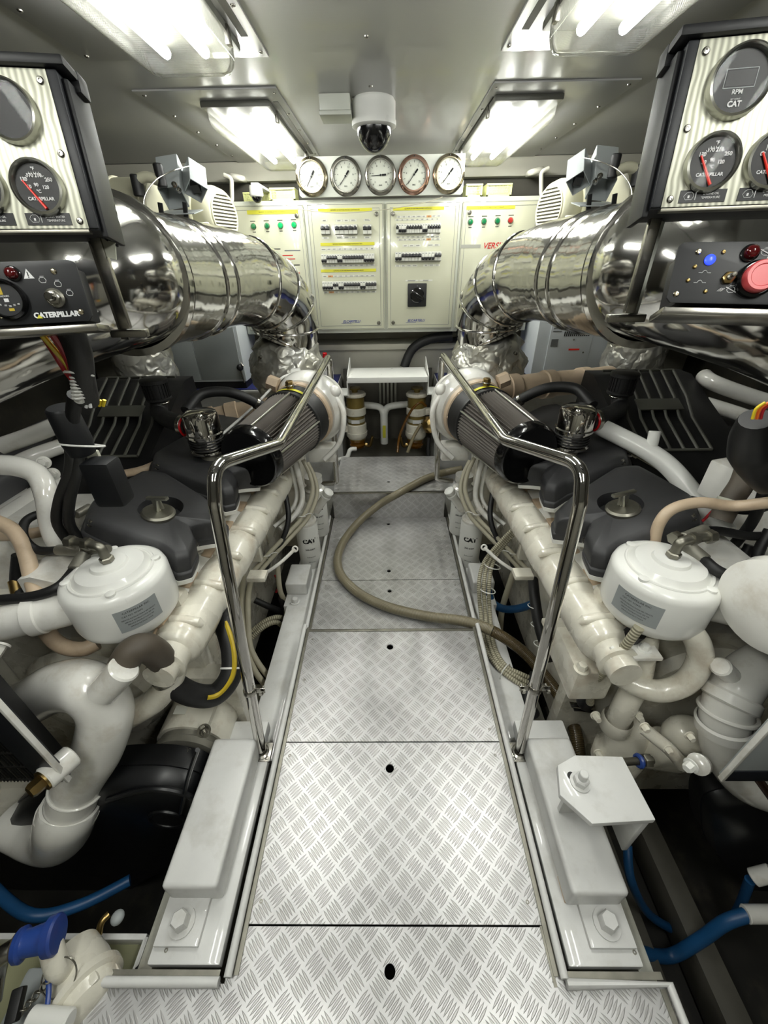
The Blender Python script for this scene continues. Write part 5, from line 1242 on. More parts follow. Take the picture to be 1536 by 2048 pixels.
# the long walkway hose
wh = [(925, 938, dict(z=.17)), (890, 945, dict(z=.14)), (850, 958, dict(z=.135)), (800, 985, dict(z=.12)), (755, 1012, dict(z=.03)), (710, 1052, dict(z=-.045)), (680, 1098, dict(z=-.055)), (678, 1142, dict(z=-.055)), (712, 1182, dict(z=-.055)), (770, 1212, dict(z=-.055)), (850, 1232, dict(z=-.05)), (930, 1243, dict(z=-.02)), (985, 1262, dict(z=.0)), (1040, 1298, dict(z=-.05)), (1080, 1340, dict(z=-.10)), (1120, 1395, dict(z=-.14)), (1150, 1460, dict(z=-.17)), (1158, 1520, dict(z=-.22))]
P = spline([at(q[0], q[1], **q[2]) for q in wh], 7)
b = N('spiral_clear').tube(P[:12 * 7 + 1], .024, 20); b.m('spiral_dark').tube(P[12 * 7:], .024, 20)
tag(b.obj('walkway_hose', sharp=60), 'long translucent beige hose curving across the walkway plates and down past the right handrail foot', 'hose')
# beige hose bundles along both manifolds
for s in (-1, 1):
    for k in range(2):
        o = V((-s * .018 * k, .012 * k, -.02 * k)); L_ = lambda px, py, y: A(s, px, py, y=y) + o
        P = [L_(606, 920, 1.84), L_(620, 950, 1.80), L_(625, 985, 1.74), L_(608, 1030, 1.66), L_(575, 1068, 1.58), L_(540, 1105, 1.50), L_(505, 1145, 1.42)]
        tag(N('hose_beige').tube(spline(P, 6), .011, 12).obj('beige_hose'), '%s smooth beige hose sweeping under the %s manifold towards the oil filter' % (('upper', 'lower')[k], sd(s)), 'hose')
        b = 0
    for px, py, y in ((610, 1030, 1.655), (540, 1108, 1.49)):
        p = A(s, px, py, y=y) + V((-s * .009, 0, -.01)); b = N('white_plastic').ring(p, (s * .5, .7, .5), .027, .0022, 20, 6); b.cyl(p + V((0, -.02, .015)), p + V((s * .03, -.03, .02)), .002, 6); tag(b.obj('cable_tie'), 'white cable tie round the %s hose pair %s' % (sd(s), 'near the filter head' if px == 610 else 'further forward'), 'cable tie')
# descending bundle, left
Lb = [[(505, 1150, dict(y=1.42)), (497, 1190, dict(y=1.36)), (497, 1250, dict(y=1.25)), (503, 1300, dict(y=1.16)), (530, 1345, dict(y=1.1)), (560, 1375, dict(y=1.08))],
      [(487, 1150, dict(y=1.42)), (485, 1200, dict(y=1.36)), (487, 1255, dict(y=1.24)), (492, 1300, dict(y=1.15)), (515, 1350, dict(y=1.08)), (545, 1385, dict(y=1.05))],
      [(505, 1275, dict(y=1.3)), (530, 1252, dict(y=1.34)), (555, 1245, dict(y=1.38)), (572, 1262, dict(y=1.42))], [(505, 1262, dict(y=1.34)), (535, 1240, dict(y=1.38)), (562, 1235, dict(y=1.42)), (578, 1250, dict(y=1.46))]]
for i, q in enumerate(Lb): hose('conduit_hose', 'hose_beige' if i < 2 else 'corrugated_beige', q, .0125, ('beige hose dropping behind the left handrail post, nearer the walkway', 'beige hose dropping behind the left handrail post, nearer the engine', 'lower ribbed beige hose curling under the left manifold', 'upper ribbed beige hose curling under the left manifold')[i])
hose('black_hose', 'black_rubber', [(510, 1200, dict(y=1.45)), (535, 1212, dict(y=1.45)), (560, 1222, dict(y=1.48))], .016, 'short black hose under the left manifold bracket')
hose('conduit_hose', 'hose_beige', [(555, 1130, dict(y=1.55)), (560, 1180, dict(y=1.5)), (572, 1210, dict(y=1.5)), (572, 1250, dict(y=1.48))], .013, 'beige hose standing beside the left mount block')
hose('black_hose', 'black_rubber', [(563, 1195, dict(y=1.5)), (570, 1215, dict(y=1.49))], .018, 'black joint sleeve on the hose beside the left mount block')
hose('red_cable', 'cable_red', [(550, 1150, dict(y=1.6)), (558, 1170, dict(y=1.58)), (552, 1185, dict(y=1.56))], .006, 'small red cable in the gap left of the oil filter', 'cable')
hose('yellow_cable', 'cable_yellow', [(480, 1190, dict(y=1.4)), (484, 1215, dict(y=1.38)), (490, 1225, dict(y=1.37))], .010, 'small yellow sleeve under the left manifold', 'cable')
# ribbed bundle, right
for i in range(3):
    q = [(1045 + i * 6, 1040, dict(y=1.46)), (1000 + i * 6, 1085, dict(y=1.45)), (968 + i * 9, 1125, dict(y=1.45)), (958 + i * 10, 1170, dict(y=1.38)), (962 + i * 9, 1230, dict(z=-.07)), (970 + i * 9, 1290, dict(z=-.09)), (992 + i * 9, 1330, dict(z=-.09)), (1030 + i * 8, 1362 - i * 6, dict(z=-.095)), (1066 + i * 7, 1380 - i * 8, dict(z=-.12))]
    hose('ribbed_hose', 'corrugated_beige', q, .0095, ('ribbed beige hose of the right bundle, nearest the walkway', 'ribbed beige hose of the right bundle, middle one', 'ribbed beige hose of the right bundle, nearest the engine')[i], grp='ribbed beige hoses on the right')
for px, py, y in ((985, 1132, 1.43), (975, 1180, 1.37), (1010, 1325, 1.09)):
    b = N('white_plastic').ring(at(px, py, y=y) if py < 1300 else at(px, py + 18, z=-.09), (.2, .3, 1) if py < 1300 else (1, -1, 0), .036, .0025, 24, 6); tag(b.obj('cable_tie'), 'white cable tie round the ribbed hose bundle, %s' % {985: 'topmost', 975: 'middle', 1010: 'lowest'}[px], 'cable tie')
hose('blue_hose', 'hose_blue', [(975, 1180, dict(y=1.5)), (985, 1205, dict(y=1.46)), (1010, 1218, dict(y=1.44)), (1045, 1215, dict(y=1.45)), (1080, 1200, dict(y=1.5))], .020, 'blue hose bend behind the ribbed bundle on the right')
hose('vertical_pipe', 'hose_beige', [(1040, 1110, dict(y=1.55)), (1022, 1160, dict(y=1.5)), (1005, 1215, dict(y=1.46)), (1000, 1260, dict(y=1.42))], .015, 'beige pipe standing behind the blue hose on the right', 'pipe')
hose('wrapped_cable', 'black_rubber', [(1066, 1160, dict(y=1.32)), (1070, 1200, dict(y=1.2)), (1078, 1250, dict(y=1.12)), (1090, 1290, dict(y=1.06)), (1100, 1320, dict(y=1.0))], .022, 'black wrapped cable loom under the right manifold', 'cable')
for k in range(3): tag(N('white_plastic').ring(at(1068 + 6 * k, 1212 + k * 38, y=1.18 - k * .05), (.1, .3, 1), .024, .002, 20, 6).obj('cable_tie'), 'white tie on the black loom under the right manifold, %s' % ('top one', 'middle one', 'bottom one')[k], 'cable tie')
hose('black_hose', 'black_rubber', [(1065, 1430, dict(z=-.2)), (1055, 1400, dict(z=-.15)), (1075, 1350, dict(z=-.1))], .03, 'black hose in the shadow behind the right handrail foot')
hose('sleeved_hose', 'navy_dark', [(1275, 1262, dict(y=.74)), (1230, 1300, dict(y=.76)), (1185, 1350, dict(y=.78)), (1168, 1400, dict(y=.80)), (1175, 1410, dict(y=.82))], .024, 'black fabric sleeved hose curving down below the right canister')
hose('ribbed_hose', 'corrugated_beige', [(1278, 1255, dict(y=.70)), (1252, 1290, dict(y=.70)), (1215, 1335, dict(y=.72)), (1185, 1370, dict(y=.74)), (1180, 1405, dict(y=.76))], .0125, 'thin ribbed beige hose beside the black sleeved hose')
t = N('white_plastic').ring(at(1178, 1352, y=.77), (.6, .2, -.8), .034, .003, 20, 6).obj('cable_tie'); tag(t, 'white tie joining the sleeved hose and thin ribbed hose', 'cable tie')
t = thing('pipe_clip', 'bare metal hose clip at the foot of the black sleeved hose', 'clip', at(1175, 1415, y=.82)); N('steel').box(fr(at(1165, 1412, y=.80), (1, 0, -.2), (0, 1, 0)), .09, .02, .004, .001).obj('strap', t); N('steel').box(fr(at(1165, 1420, y=.80), (1, 0, -.2), (0, 1, 0)), .07, .016, .004, .001).obj('strap', t)
# right support behind ring: starter style box
t = ER
N('cast_cream').bx(.545, .66, .72, .90, .20, .33, .012).obj('cast_block', t)
for q in ((.56, .735), (.64, .735)): N('cast_cream').hexa((q[0], q[1], .33), (0, 0, 1), .015, .02).obj('block_bolt', t)
hose('red_cable', 'cable_red', [(1098, 1290, dict(y=.95)), (1110, 1310, dict(y=.93)), (1118, 1340, dict(y=.92))], .003, 'thin red wire beside the cream cast block', 'cable')
# blue hoses bottom right
hose('blue_hose', 'hose_blue', [(1255, 1690, dict(y=.52)), (1262, 1760, dict(y=.45)), (1300, 1830, dict(y=.42)), (1370, 1868, dict(y=.40)), (1420, 1870, dict(y=.40)), (1470, 1830, dict(y=.42)), (1500, 1760, dict(y=.45))], .014, 'dark blue hose hanging in an arc at bottom right')
hose('blue_hose', 'hose_blue', [(1280, 1905, dict(y=.33)), (1340, 1912, dict(y=.33)), (1400, 1880, dict(y=.35)), (1450, 1845, dict(y=.37)), (1500, 1828, dict(y=.38))], .019, 'thicker blue hose near the bottom right corner')
for a_, c_, y, lb in (((1490, 1828), (1560, 1828), .38, 'level white pipe end joined to the thicker blue hose'), ((1505, 1755), (1545, 1745), .45, 'white pipe end joined to the dark blue hose')):
    t = thing('pipe_end', lb, 'pipe', at(*a_, y=y)); N('engine_white').cyl(at(*a_, y=y), at(*c_, y=y), .024, 16, bev=.003).obj('pipe', t)
tag(N('black_matte').ring(at(1405, 1865, y=.385), (1, 0, .4), .036, .003, 20, 6).obj('cable_tie'), 'black tie holding the two blue hoses together', 'cable tie')
t = thing('floor_stringer', 'light girder in the bilge at bottom right, coloured dark for shade', 'girder', (.85, .6, -.74)); N('shadow_grey').bx(.80, .88, -.2, 1.2, -.74, -.62, .004).obj('web', t); N('shadow_grey').bx(1.0, 1.08, -.2, 1.2, -.74, -.60, .004).obj('web', t)  # bilge shade on this girder is put into its darker colour
t = thing('floor_stringer', 'light painted girder in the bilge at bottom left', 'girder', (-.85, .6, -.74)); N('grey_paint').bx(-.74, -.62, .1, 1.2, -.70, -.50, .004).obj('web', t)
# left cable loom from the instrument box
lm = thing('wiring_loom', 'black wiring loom with connectors hanging from the left control box', 'wiring', at(165, 840, y=.8))
def lo(mname, pts, r, name, n=12): return N(mname).tube(spline([at(q[0], q[1], y=q[2]) for q in pts], 6), r, n).obj(name, lm)
lo('black_rubber', [(130, 640, .66), (155, 700, .68), (165, 760, .72), (175, 800, .76)], .020, 'main_cable')
lo('black_rubber', [(150, 790, .76), (143, 860, .80), (140, 940, .86), (118, 1000, .92), (115, 1050, .94), (150, 1100, .96)], .013, 'cable')
lo('black_rubber', [(160, 880, .82), (150, 950, .87), (138, 1010, .92), (140, 1050, .95), (165, 1085, .97)], .014, 'cable')
lo('cable_yellow', [(75, 660, .64), (105, 695, .66), (130, 725, .68), (145, 750, .70)], .004, 'yellow_wire', 8)
lo('cable_red', [(95, 655, .64), (120, 690, .66), (138, 725, .68), (150, 760, .70)], .006, 'red_wire', 8)
lo('cable_red', [(80, 662, .65), (108, 705, .67), (130, 740, .69), (148, 762, .70)], .005, 'red_wire', 8)
lo('gen_grey', [(133, 665, .655), (140, 700, .67), (150, 745, .70)], .005, 'grey_wire', 8)
o = lo('white_plastic', [(155, 750, .70), (159, 800, .73)], .009, 'spiral_wrap')
for k in range(7): N('white_plastic').ring(at(155 + k * .6, 752 + k * 7, y=.70 + k * .004), (0, 0, 1), .010, .0028, 16, 6).obj('coil', o)
N('navy_dark').bx(-.665, -.600, .76, .81, .885, .995, .010).obj('connector', lm)
N('navy_dark').lathe(at(165, 905, y=.80), (0.05, -.1, 1), [(.026, 0), (.03, .03), (.028, .10), (.024, .105)], 16).obj('connector_sleeve', lm)
for i, c_ in enumerate(('cable_orange', 'cable_yellow', 'cable_yellow')): N(c_).cyl(at(190 + i * 8, 812, y=.78), at(191 + i * 9, 800, y=.78), .0035, 8).obj('coloured_wire', lm)
lo('white_ink', [(172, 815, .74), (178, 800, .74), (181, 815, .74)], .003, 'white_wire', 8)
for px, py, y, r in ((158, 748, .70, .020), (165, 890, .80, .040)):
    N('white_plastic').ring(at(px, py, y=y), (.1, .4, 1), r, .0022, 24, 6).obj('cable_tie', lm)
N('tape').box(fr(at(198, 935, y=.86), (1, 0, 0), (.1, 0, 1)), .03, .09, .01, .004).obj('white_flag', lm)
# right loom
lm = thing('wiring_loom', 'black fabric loom cover with coloured wires at the right edge', 'wiring', at(1500, 860, y=.85))
N('black_matte').tube(spline([at(1512, 838, y=.84), at(1502, 880, y=.86), at(1505, 930, y=.88), at(1530, 975, y=.90)], 6), [.030, .040, .044, .030, .020], 18).obj('fabric_cover', lm)
for i, c_ in enumerate(('cable_yellow', 'cable_orange', 'cable_red')): N(c_).tube(spline([at(1505 + i * 8, 838, y=.82), at(1512 + i * 8, 818, y=.82), at(1530 + i * 8, 805, y=.82)], 4), .003, 8).obj('coloured_wire', lm)
lo('cable_yellow', [(1530, 905, .86), (1534, 925, .86)], .005, 'yellow_wire', 8)
for q in ([(1530, 980, .95), (1500, 1050, 1.0), (1440, 1120, 1.05)], [(1560, 1000, .98), (1500, 1020, 1.02), (1430, 1010, 1.08), (1380, 1000, 1.15)], [(1540, 1060, .98), (1515, 1110, .95), (1520, 1150, .92)], [(1500, 1090, 1.02), (1480, 1130, 1.0), (1475, 1160, .98)]): lo('black_rubber', q, .015, 'cable')
lo('cable_red', [(1380, 1060, 1.0), (1405, 1042, 1.0), (1425, 1022, 1.0)], .004, 'red_wire', 8)

# ---- bottom left pump in its tray
t = thing('drip_tray', 'shallow grey green drip tray with white rim at bottom left', 'tray', (-.72, .15, -.16))
zt = -.09; c1, c2, c3 = at(90, 1868, z=zt), at(292, 1880, z=zt), at(262, 2040, z=zt)
x1, y1 = c2.x, (c1.y + c2.y) / 2
N('tray_green').bx(-1.15, x1, -.3, y1, zt - .05, zt - .04).obj('base', t)
for q in ((x1 - .006, x1 + .006, -.3, y1), (-1.15, x1, y1 - .006, y1 + .006)): N('bed_white').bx(*q, zt - .05, zt + .006, .003).obj('rim', t)
N('gen_grey').bx(-1.15, -.5, -.4, .3, -.74, zt - .051).obj('stand', t) if False else None
pmp = thing('bilge_pump', 'old white painted pump standing in the drip tray', 'pump', (-.72, .12, -.14))
c = at(175, 1990, z=-.02); b = N('cast_cream').lathe(c, V((.75, -.55, .1)), [(.02, -.12), (.055, -.10), (.062, -.05), (.062, -.02), (.072, -.015), (.072, 0), (.062, .004), (.058, .025), (.04, .04), (.02, .042)], 40); b.obj('pump_body', pmp)
for k in range(6):
    pp = axfr(c, V((.75, -.55, .1))) @ V((.052 * math.cos(k * PI / 3), .052 * math.sin(k * PI / 3), .015)); N('cast_cream').box(fr(pp, V((.75, -.55, .1)).cross(V((0, 0, 1))), (0, 0, 1)), .022, .022, .022, .006).obj('housing_lug', pmp)
N('cast_cream').tube(spline([c + V((-.05, .03, .05)), at(115, 1935, z=.06), at(102, 1890, z=.10)], 5), .022, 20).obj('suction_neck', pmp)
N('gen_grey').bx(c.x - .16, c.x - .08, c.y - .12, c.y + .04, -.135, -.01, .01).obj('motor_block', pmp)
a_, c_ = at(25, 1895, z=.12), at(115, 1868, z=.12)
k_ = thing('hose_coupling', 'blue hose coupling on the old pump at bottom left', 'hose coupling', a_); dd = (c_ - a_)
N('coupling_blue').lathe(a_ + dd * .1, dd, [(r_ * .62, h_ * .75) for r_, h_ in [(.040, 0), (.048, .004), (.050, .016), (.040, .022), (.038, .030), (.044, .075), (.056, .080), (.058, .100), (.052, .106), (.034, .108)]], 36).obj('coupling', k_)
N('steel').tube(spline([a_ + dd * .2, a_ - dd * .15 + V((0, -.01, 0)), at(-10, 1950, z=.08), at(-20, 2010, z=.05)], 6), .019, 20).obj('steel_spigot', k_)
N('brown_rubber').ring(a_ + dd * .12, dd, .021, .006, 28, 8).obj('rubber_seal', k_)
pr = at(222, 2028, z=-.03); N('red_plastic').box(fr(pr, (1, -.25, 0), (.25, 1, 0)), .036, .036, .03, .003).obj('red_cap', pmp)
ch = thing('steel_chain', 'small steel chain with a ring hanging on the old pump', 'chain', at(70, 1990, z=.02))
for k in range(9):
    p = at(95 - k * 8, 1965 + k * 9, z=.06 - k * .003); N('dull_steel').ring(p, (1, 0, .4) if k % 2 else (0, 1, .4), .007, .0016, 16, 6).obj('chain_link', ch)
N('steel').ring(at(118, 1955, z=.06), (.2, -.6, .8), .033, .0018, 28, 6).obj('split_ring', ch)
tag(N('coupling_blue').tube(spline([at(88, 1930, z=.06), at(97, 1965, z=.06), at(95, 2010, z=.05), at(85, 2050, z=.05)], 5), .005, 8).obj('blue_strap'), 'narrow dark blue strap hanging below the blue coupling', 'strap')
N('black_matte').box(fr(at(32, 2010, z=.05), (1, .3, 0), (-.2, 1, .2)), .022, .05, .02, .004).obj('black_handle', pmp)
tag(N('white_plastic').cyl(at(60, 2038, z=.05), at(140, 2044, z=.05), .02, 18, bev=.003).obj('white_bottle'), 'white plastic tube lying at the very bottom left edge', 'tube')
tp = thing('drain_tap', 'brass and grey drain tap behind the drip tray rim', 'tap', at(200, 1860, z=-.08)); N('brass').tube(spline([at(198, 1868, z=-.06), at(203, 1845, z=-.04), at(218, 1828, z=-.04)], 5), .008, 10).obj('spout', tp); N('gen_grey').ball(at(235, 1835, z=-.05), .016, (1, 1, .7)).obj('knob', tp)
hose('blue_hose', 'hose_blue', [(-20, 1770, dict(z=-.25)), (60, 1830, dict(z=-.25)), (160, 1810, dict(z=-.3)), (260, 1760, dict(z=-.32))], .016, 'dark blue hose in the shadow under the left belt guard')
hose('black_hose', 'black_rubber', [(278, 1930, dict(z=-.1)), (272, 1990, dict(z=-.08)), (262, 2060, dict(z=-.08))], .013, 'black hose along the right rim of the drip tray')
# ================================================================== INSTRUMENT PANELS
def pm(o, d, u):
    return fr(o, d, u)
def gauge_face_text(b, M, r, items):
    for t_, x, y, sz in items: b.text(t_, M @ Matrix.Translation((x, y, 0)), sz, bold=.0001)
def small_gauge(par, M, cx, cy, r, kind):
    """bezel, black dial with white figures, red needle"""
    Mg = M @ Matrix.Translation((cx, cy, 0)); n = (Mg.to_3x3() @ V((0, 0, 1)))
    g = N('bezel').lathe(None, None, [(r, 0), (r, .004), (r * .96, .008), (r * .88, .009), (r * .84, .006), (r * .82, .003)], 48, False, Mg).obj('gauge', par)
    N('black_ink').lathe(None, None, [(r * .84, .001), (r * .84, .003), (0, .003)], 40, True, Mg).obj('dial', g)
    Mt = Mg @ Matrix.Translation((0, 0, .0032)); b = N('white_ink')
    if kind == 'temp': items = [('130', -.014, .0085, .0052), ('170', -.0055, .0125, .0052), ('210', .0045, .0125, .0052), ('250', .0155, .008, .0052), ('°F', 0, .0195, .0046), ('50', -.010, .0005, .0048), ('90', -.001, .0025, .0048), ('120', .0095, 0, .0048), ('°C', 0, -.0045, .0044), ('CATERPILLAR', 0, -.0125, .0046)]
    elif kind == 'press': items = [('0', -.016, .006, .0052), ('120', -.009, .0125, .0052), ('240', .003, .014, .0052), ('400', .014, .009, .0052), ('kPa', 0, -.0045, .0044), ('CATERPILLAR', 0, -.0125, .0046)]
    for t_, x, y, sz in items: b.text(t_, Mt @ Matrix.Translation((x * r / .0315, y * r / .0315, 0)), sz * 1.12 * r / .0315, bold=.00016)
    for k in range(13):
        a = math.radians(150 - 120 * k / 12); L = .004 if k % 4 == 0 else .0022
        b.box(Mt @ Matrix.Rotation(a, 4, 'Z') @ Matrix.Translation((.0165 * r / .0315 - .001, 0, 0)) @ Matrix.Translation((0, 0, 0)), L, .0006, .0004)
    b.obj('dial_marks', g)
    a0, a1 = V((-.0155, .007, .0045)) * 1, V((.0035, -.0235, .0045)); k = r / .0315
    b = N('needle_red'); p0, p1 = Mg @ V((a0.x * k, a0.y * k, .0048)), Mg @ V((a1.x * k, a1.y * k, .0048)); b.cyl(p0, p1, .0010, 8, .0018); b.obj('needle', g)
    N('gauge_glass').lathe(None, None, [(r * .84, .007), (0, .007)], 36, False, Mg).obj('glass', g)
    return g
for s in (-1, 1):
    O = at(178, 457, y=.66) if s < 0 else at(1322, 415, y=.66)
    ca, sa = math.cos(math.radians(10)), math.sin(math.radians(10)); d = V((s * ca, -sa, 0)); uu = V((0, .028, .160)).normalized()
    # frame with x to the right of the picture
    if s < 0: M = fr(O, -d, uu)            # +x towards the aisle
    else: M = fr(O, d, uu)
    n = M.to_3x3() @ V((0, 0, 1))          # out of the face
    if n.y > 0: raise ValueError('panel frame')
    t = thing('instrument_panel', 'dark framed swirled metal instrument panel with round gauges, upper %s corner' % sd(s), 'instrument panel', O - n * .03, 'engine instrument panels')
    K = lambda k: -k if s < 0 else k       # distance from the inner edge -> local x
    W_, Hh = .27, .161
    N('swirl_alloy').box(M @ Matrix.Translation((K(W_ / 2), Hh / 2, -.001)), W_, Hh, .002, .0005).obj('face_plate', t)
    b = N('navy_panel').box(M @ Matrix.Translation((K(W_ / 2 - .004), Hh / 2, -.034)), W_ + .016, Hh + .004, .064, .004); b.obj('housing', t)
    N('navy_panel').box(M @ Matrix.Translation((K(-.0065), Hh / 2, -.002)), .012, Hh, .006, .002).obj('edge_strip', t)
    N('navy_dark').box(M @ Matrix.Translation((K(-.015), Hh / 2 - .006, -.036)), .008, Hh + .004, .056, .002).obj('side_flange', t)
    N('navy_dark').box(M @ Matrix.Translation((K(W_ / 2 - .008), Hh + .006, -.022)), W_ + .034, .010, .060, .003).obj('hood', t)
    N('navy_dark').box(M @ Matrix.Translation((K(-.020), Hh + .001, -.038)), .012, .022, .026, .003).obj('hood_lug', t)
    N('dull_steel').box(M @ Matrix.Translation((K(W_ / 2), -.003, -.004)), W_, .004, .010, .001).obj('bottom_lip', t)
    for k, u in ((.0085, .150), (.0085, .080), (.0085, .0085), (.13, .150), (.13, .0085)): N('steel').lathe(None, None, [(.0042, 0), (.0042, .001), (.003, .0022), (.0012, .0024), (.0012, .0015), (0, .0015)], 14, True, M @ Matrix.Translation((K(k), u, 0))).obj('panel_screw', t)
    small_gauge(t, M, K(.046), .044, .031, 'temp'); small_gauge(t, M, K(.114), .044, .031, 'press'); small_gauge(t, M, K(.185), .044, .031, 'temp')
    small_gauge(t, M, K(.150), .119, .034, 'press'); small_gauge(t, M, K(.222), .119, .031, 'temp')
    # tachometer / hour meter
    r = .0345 if s > 0 else .032; Mg = M @ Matrix.Translation((K(.052), .119, 0))
    g = N('bezel').lathe(None, None, [(r, 0), (r, .005), (r * .96, .010), (r * .9, .011), (r * .86, .008), (r * .84, .004)], 56, False, Mg).obj('gauge', t)
    N('navy_dark').lathe(None, None, [(r * .86, .001), (r * .86, .004), (0, .004)], 44, True, Mg).obj('dial', g)
    if s > 0:
        Mt = Mg @ Matrix.Translation((0, 0, .0042)); b = N('white_ink')
        b.text('RPM', Mt @ Matrix.Translation((0, -.0095, 0)), .0062, bold=.0001); b.text('CAT', Mt @ Matrix.Translation((0, -.0205, 0)), .0075, bold=.0003); b.text('SET POINT', Mt @ Matrix.Translation((0, -.0160, 0)), .0022)
        b.obj('dial_marks', g)
        b = N('gen_grey'); w2, h2 = .0165, .0085
        for q in ((0, h2, w2 * 2, .0007), (0, -h2, w2 * 2, .0007), (w2, 0, .0007, h2 * 2), (-w2, 0, .0007, h2 * 2)): b.box(Mt @ Matrix.Translation((q[0], .003 + q[1], 0)), q[2], q[3], .0004)
        b.obj('display_frame', g); N('cover_grey').box(Mt @ Matrix.Translation((0, .003, -.0001)), w2 * 2 - .003, h2 * 2 - .003, .0004).obj('display', g)
    N('gauge_glass').lathe(None, None, [(r * .86, .009), (0, .009)], 40, False, Mg).obj('glass', g)
    # black legend plates
    for k, t1, t2 in ((.046, 'JACKET WATER' if s < 0 else 'ENGINE OIL', 'TEMPERATURE'), (.114, 'ENGINE OIL', 'PRESSURE'), (.185, 'GEAR OIL', 'PRESSURE')):
        Mp = M @ Matrix.Translation((K(k), .0105, 0)); o = N('navy_dark').box(Mp @ Matrix.Translation((0, 0, .0004)), .054, .0135, .001).obj('legend_plate', t)
        b = N('white_ink'); Mt = Mp @ Matrix.Translation((0, 0, .0010)); b.text(t1, Mt @ Matrix.Translation((.009, .0022, 0)), .0034); b.text(t2, Mt @ Matrix.Translation((.009, -.0020, 0)), .0034)
        Q = [(-.020, -.0035), (-.0225, 0), (-.020, .0035), (-.018, .0045), (-.014, .0045), (-.0125, .0035), (-.0105, .0), (-.0125, -.0035)]; P = [Mt @ V((x, y, .0003)) for x, y in Q]
        b.tube(P + [P[0]], .0003, 5); b.cyl(Mt @ V((-.0085, -.004, .0003)), Mt @ V((-.0085, .005, .0003)), .0005, 5); b.box(Mt @ Matrix.Translation((-.0165, -.0003, 0)), .0022, .0028, .0003); b.obj('lettering', o)
    # post and arm carrying the lower box
    t2 = thing('panel_post', 'bright metal post joining the %s gauge panel to the control box below' % sd(s), 'post', O - n * .05 + V((0, 0, -.12)))
    base = M @ V((K(.012), 0, -.045)); N('steel').box(fr(base + V((0, 0, -.060)), (1, 0, 0), (0, 0, 1)), .016, .125, .010, .002).obj('post', t2)
    N('cabinet_frame' if s > 0 else 'steel').box(fr(base + V((s * .012, .008, -.07)), (1, .5 * s, 0), (0, 0, 1)), .020, .14, .003, .001).obj('backing_strip', t2)
    N('steel').box(fr(base + V((-s * .0, .005, -.130)), (1, 0, 0), (0, 0, 1)), .060, .012, .012, .002).obj('arm', t2)
    if s < 0:
        N('tape').box(fr(at(217, 498, y=.70), (1, -.1, -.3), (.3, 0, 1)), .022, .022, .002).obj('paper_tag', t2)
        N('black_matte').tube(spline([at(200, 462, y=.69), at(212, 478, y=.70), at(236, 492, y=.70)], 4), .002, 6).obj('tag_tie', t2)
    # -------- control box
    O = at(188, 641, y=.60) if s < 0 else at(1331, 605, y=.60)
    d = V((s * .96, -.26, -.015)); uu = V((0, .012 if s < 0 else .026, .070)).normalized()
    M = fr(O, -d if s < 0 else d, uu); n = M.to_3x3() @ V((0, 0, 1)); Wb, Hb = .235, .072
    t = thing('control_box', ('black control box with a key switch and small meter, left under the gauge panel' if s < 0 else 'black control box with a big red stop button, right under the gauge panel'), 'control box', O - n * .03, 'engine control boxes')
    r = .006; pl = [(0 + r, 0), (Wb - r, 0), (Wb, r), (Wb, Hb - r), (Wb - r, Hb), (r, Hb), (.0015, Hb - .0015 * 2), (0, Hb - r), (0, r)]
    pl = [(K(a), b_) for a, b_ in pl]
    if s < 0: pl = pl[::-1]
    N('navy_dark').prism(M @ Matrix.Translation((0, 0, -.003)), pl, .003, .0006).obj('front_plate', t)
    N('black_matte').box(M @ Matrix.Translation((K(Wb / 2 + .004), Hb / 2 - .001, -.036)), Wb - .02, Hb - .004, .066, .004).obj('case', t)
    def scr(k, u, rr=.0036, mm='pale_brass'): N(mm).lathe(None, None, [(rr, 0), (rr, .0008), (rr * .7, .002), (rr * .3, .0022), (rr * .3, .0013), (0, .0013)], 14, True, M @ Matrix.Translation((K(k), u, 0))).obj('box_screw', t)
    def T(k, u, txt, sz, mm='white_ink', **kw): return N(mm).text(txt, M @ Matrix.Translation((K(k), u, 0)), sz, **kw).obj('lettering', t)
    def lens(k, u, rr, mm): 
        o = N('black_gloss').lathe(None, None, [(rr * 1.3, 0), (rr * 1.3, .002), (rr * 1.05, .003)], 24, True, M @ Matrix.Translation((K(k), u, 0))).obj('lamp_bezel', t)
        N(mm).lathe(None, None, [(rr, .002), (rr, .006), (rr * .85, .009), (rr * .5, .011), (0, .0115)], 24, True, M @ Matrix.Translation((K(k), u, 0))).obj('lens', o)
    def icon(k, u, sc=1):
        Mt = M @ Matrix.Translation((K(k), u, .0003)); b = N('white_ink')
        Q = [(-.0035, -.002), (-.0045, 0), (-.0035, .0025), (-.002, .0035), (.002, .0035), (.0035, .0025), (.0045, 0), (.003, -.003), (-.002, -.003)]; P = [Mt @ V((x * sc, y * sc, 0)) for x, y in Q]
        b.tube(P + [P[0]], .0003, 5); b.cyl(Mt @ V((-.002 * sc, .005 * sc, 0)), Mt @ V((.003 * sc, .005 * sc, 0)), .0003, 5); b.obj('symbol', t)
    if s < 0:
        for k, u in ((.028, .0595), (.012, .0115), (.107, .012), (.215, .06)): scr(k, u)
        lens(.074, .0585, .0068, 'dark_red_lens')
        b = N('white_ink'); Mt = M @ Matrix.Translation((K(.058), .0575, .0002)); b.prism(Mt, [(-.006, -.005), (.006, -.005), (0, .006)], .0003)
        b.m('black_ink').box(Mt @ Matrix.Translation((0, .0002, .0005)), .0012, .005, .0002); b.box(Mt @ Matrix.Translation((0, -.0035, .0005)), .0012, .0012, .0002); b.obj('warning_triangle', t)
        Mg = M @ Matrix.Translation((K(.092), .030, 0))
        g = N('black_gloss').lathe(None, None, [(.0235, 0), (.0235, .006), (.021, .0085), (.0195, .007), (.0195, .003)], 44, False, Mg).obj('round_meter', t)
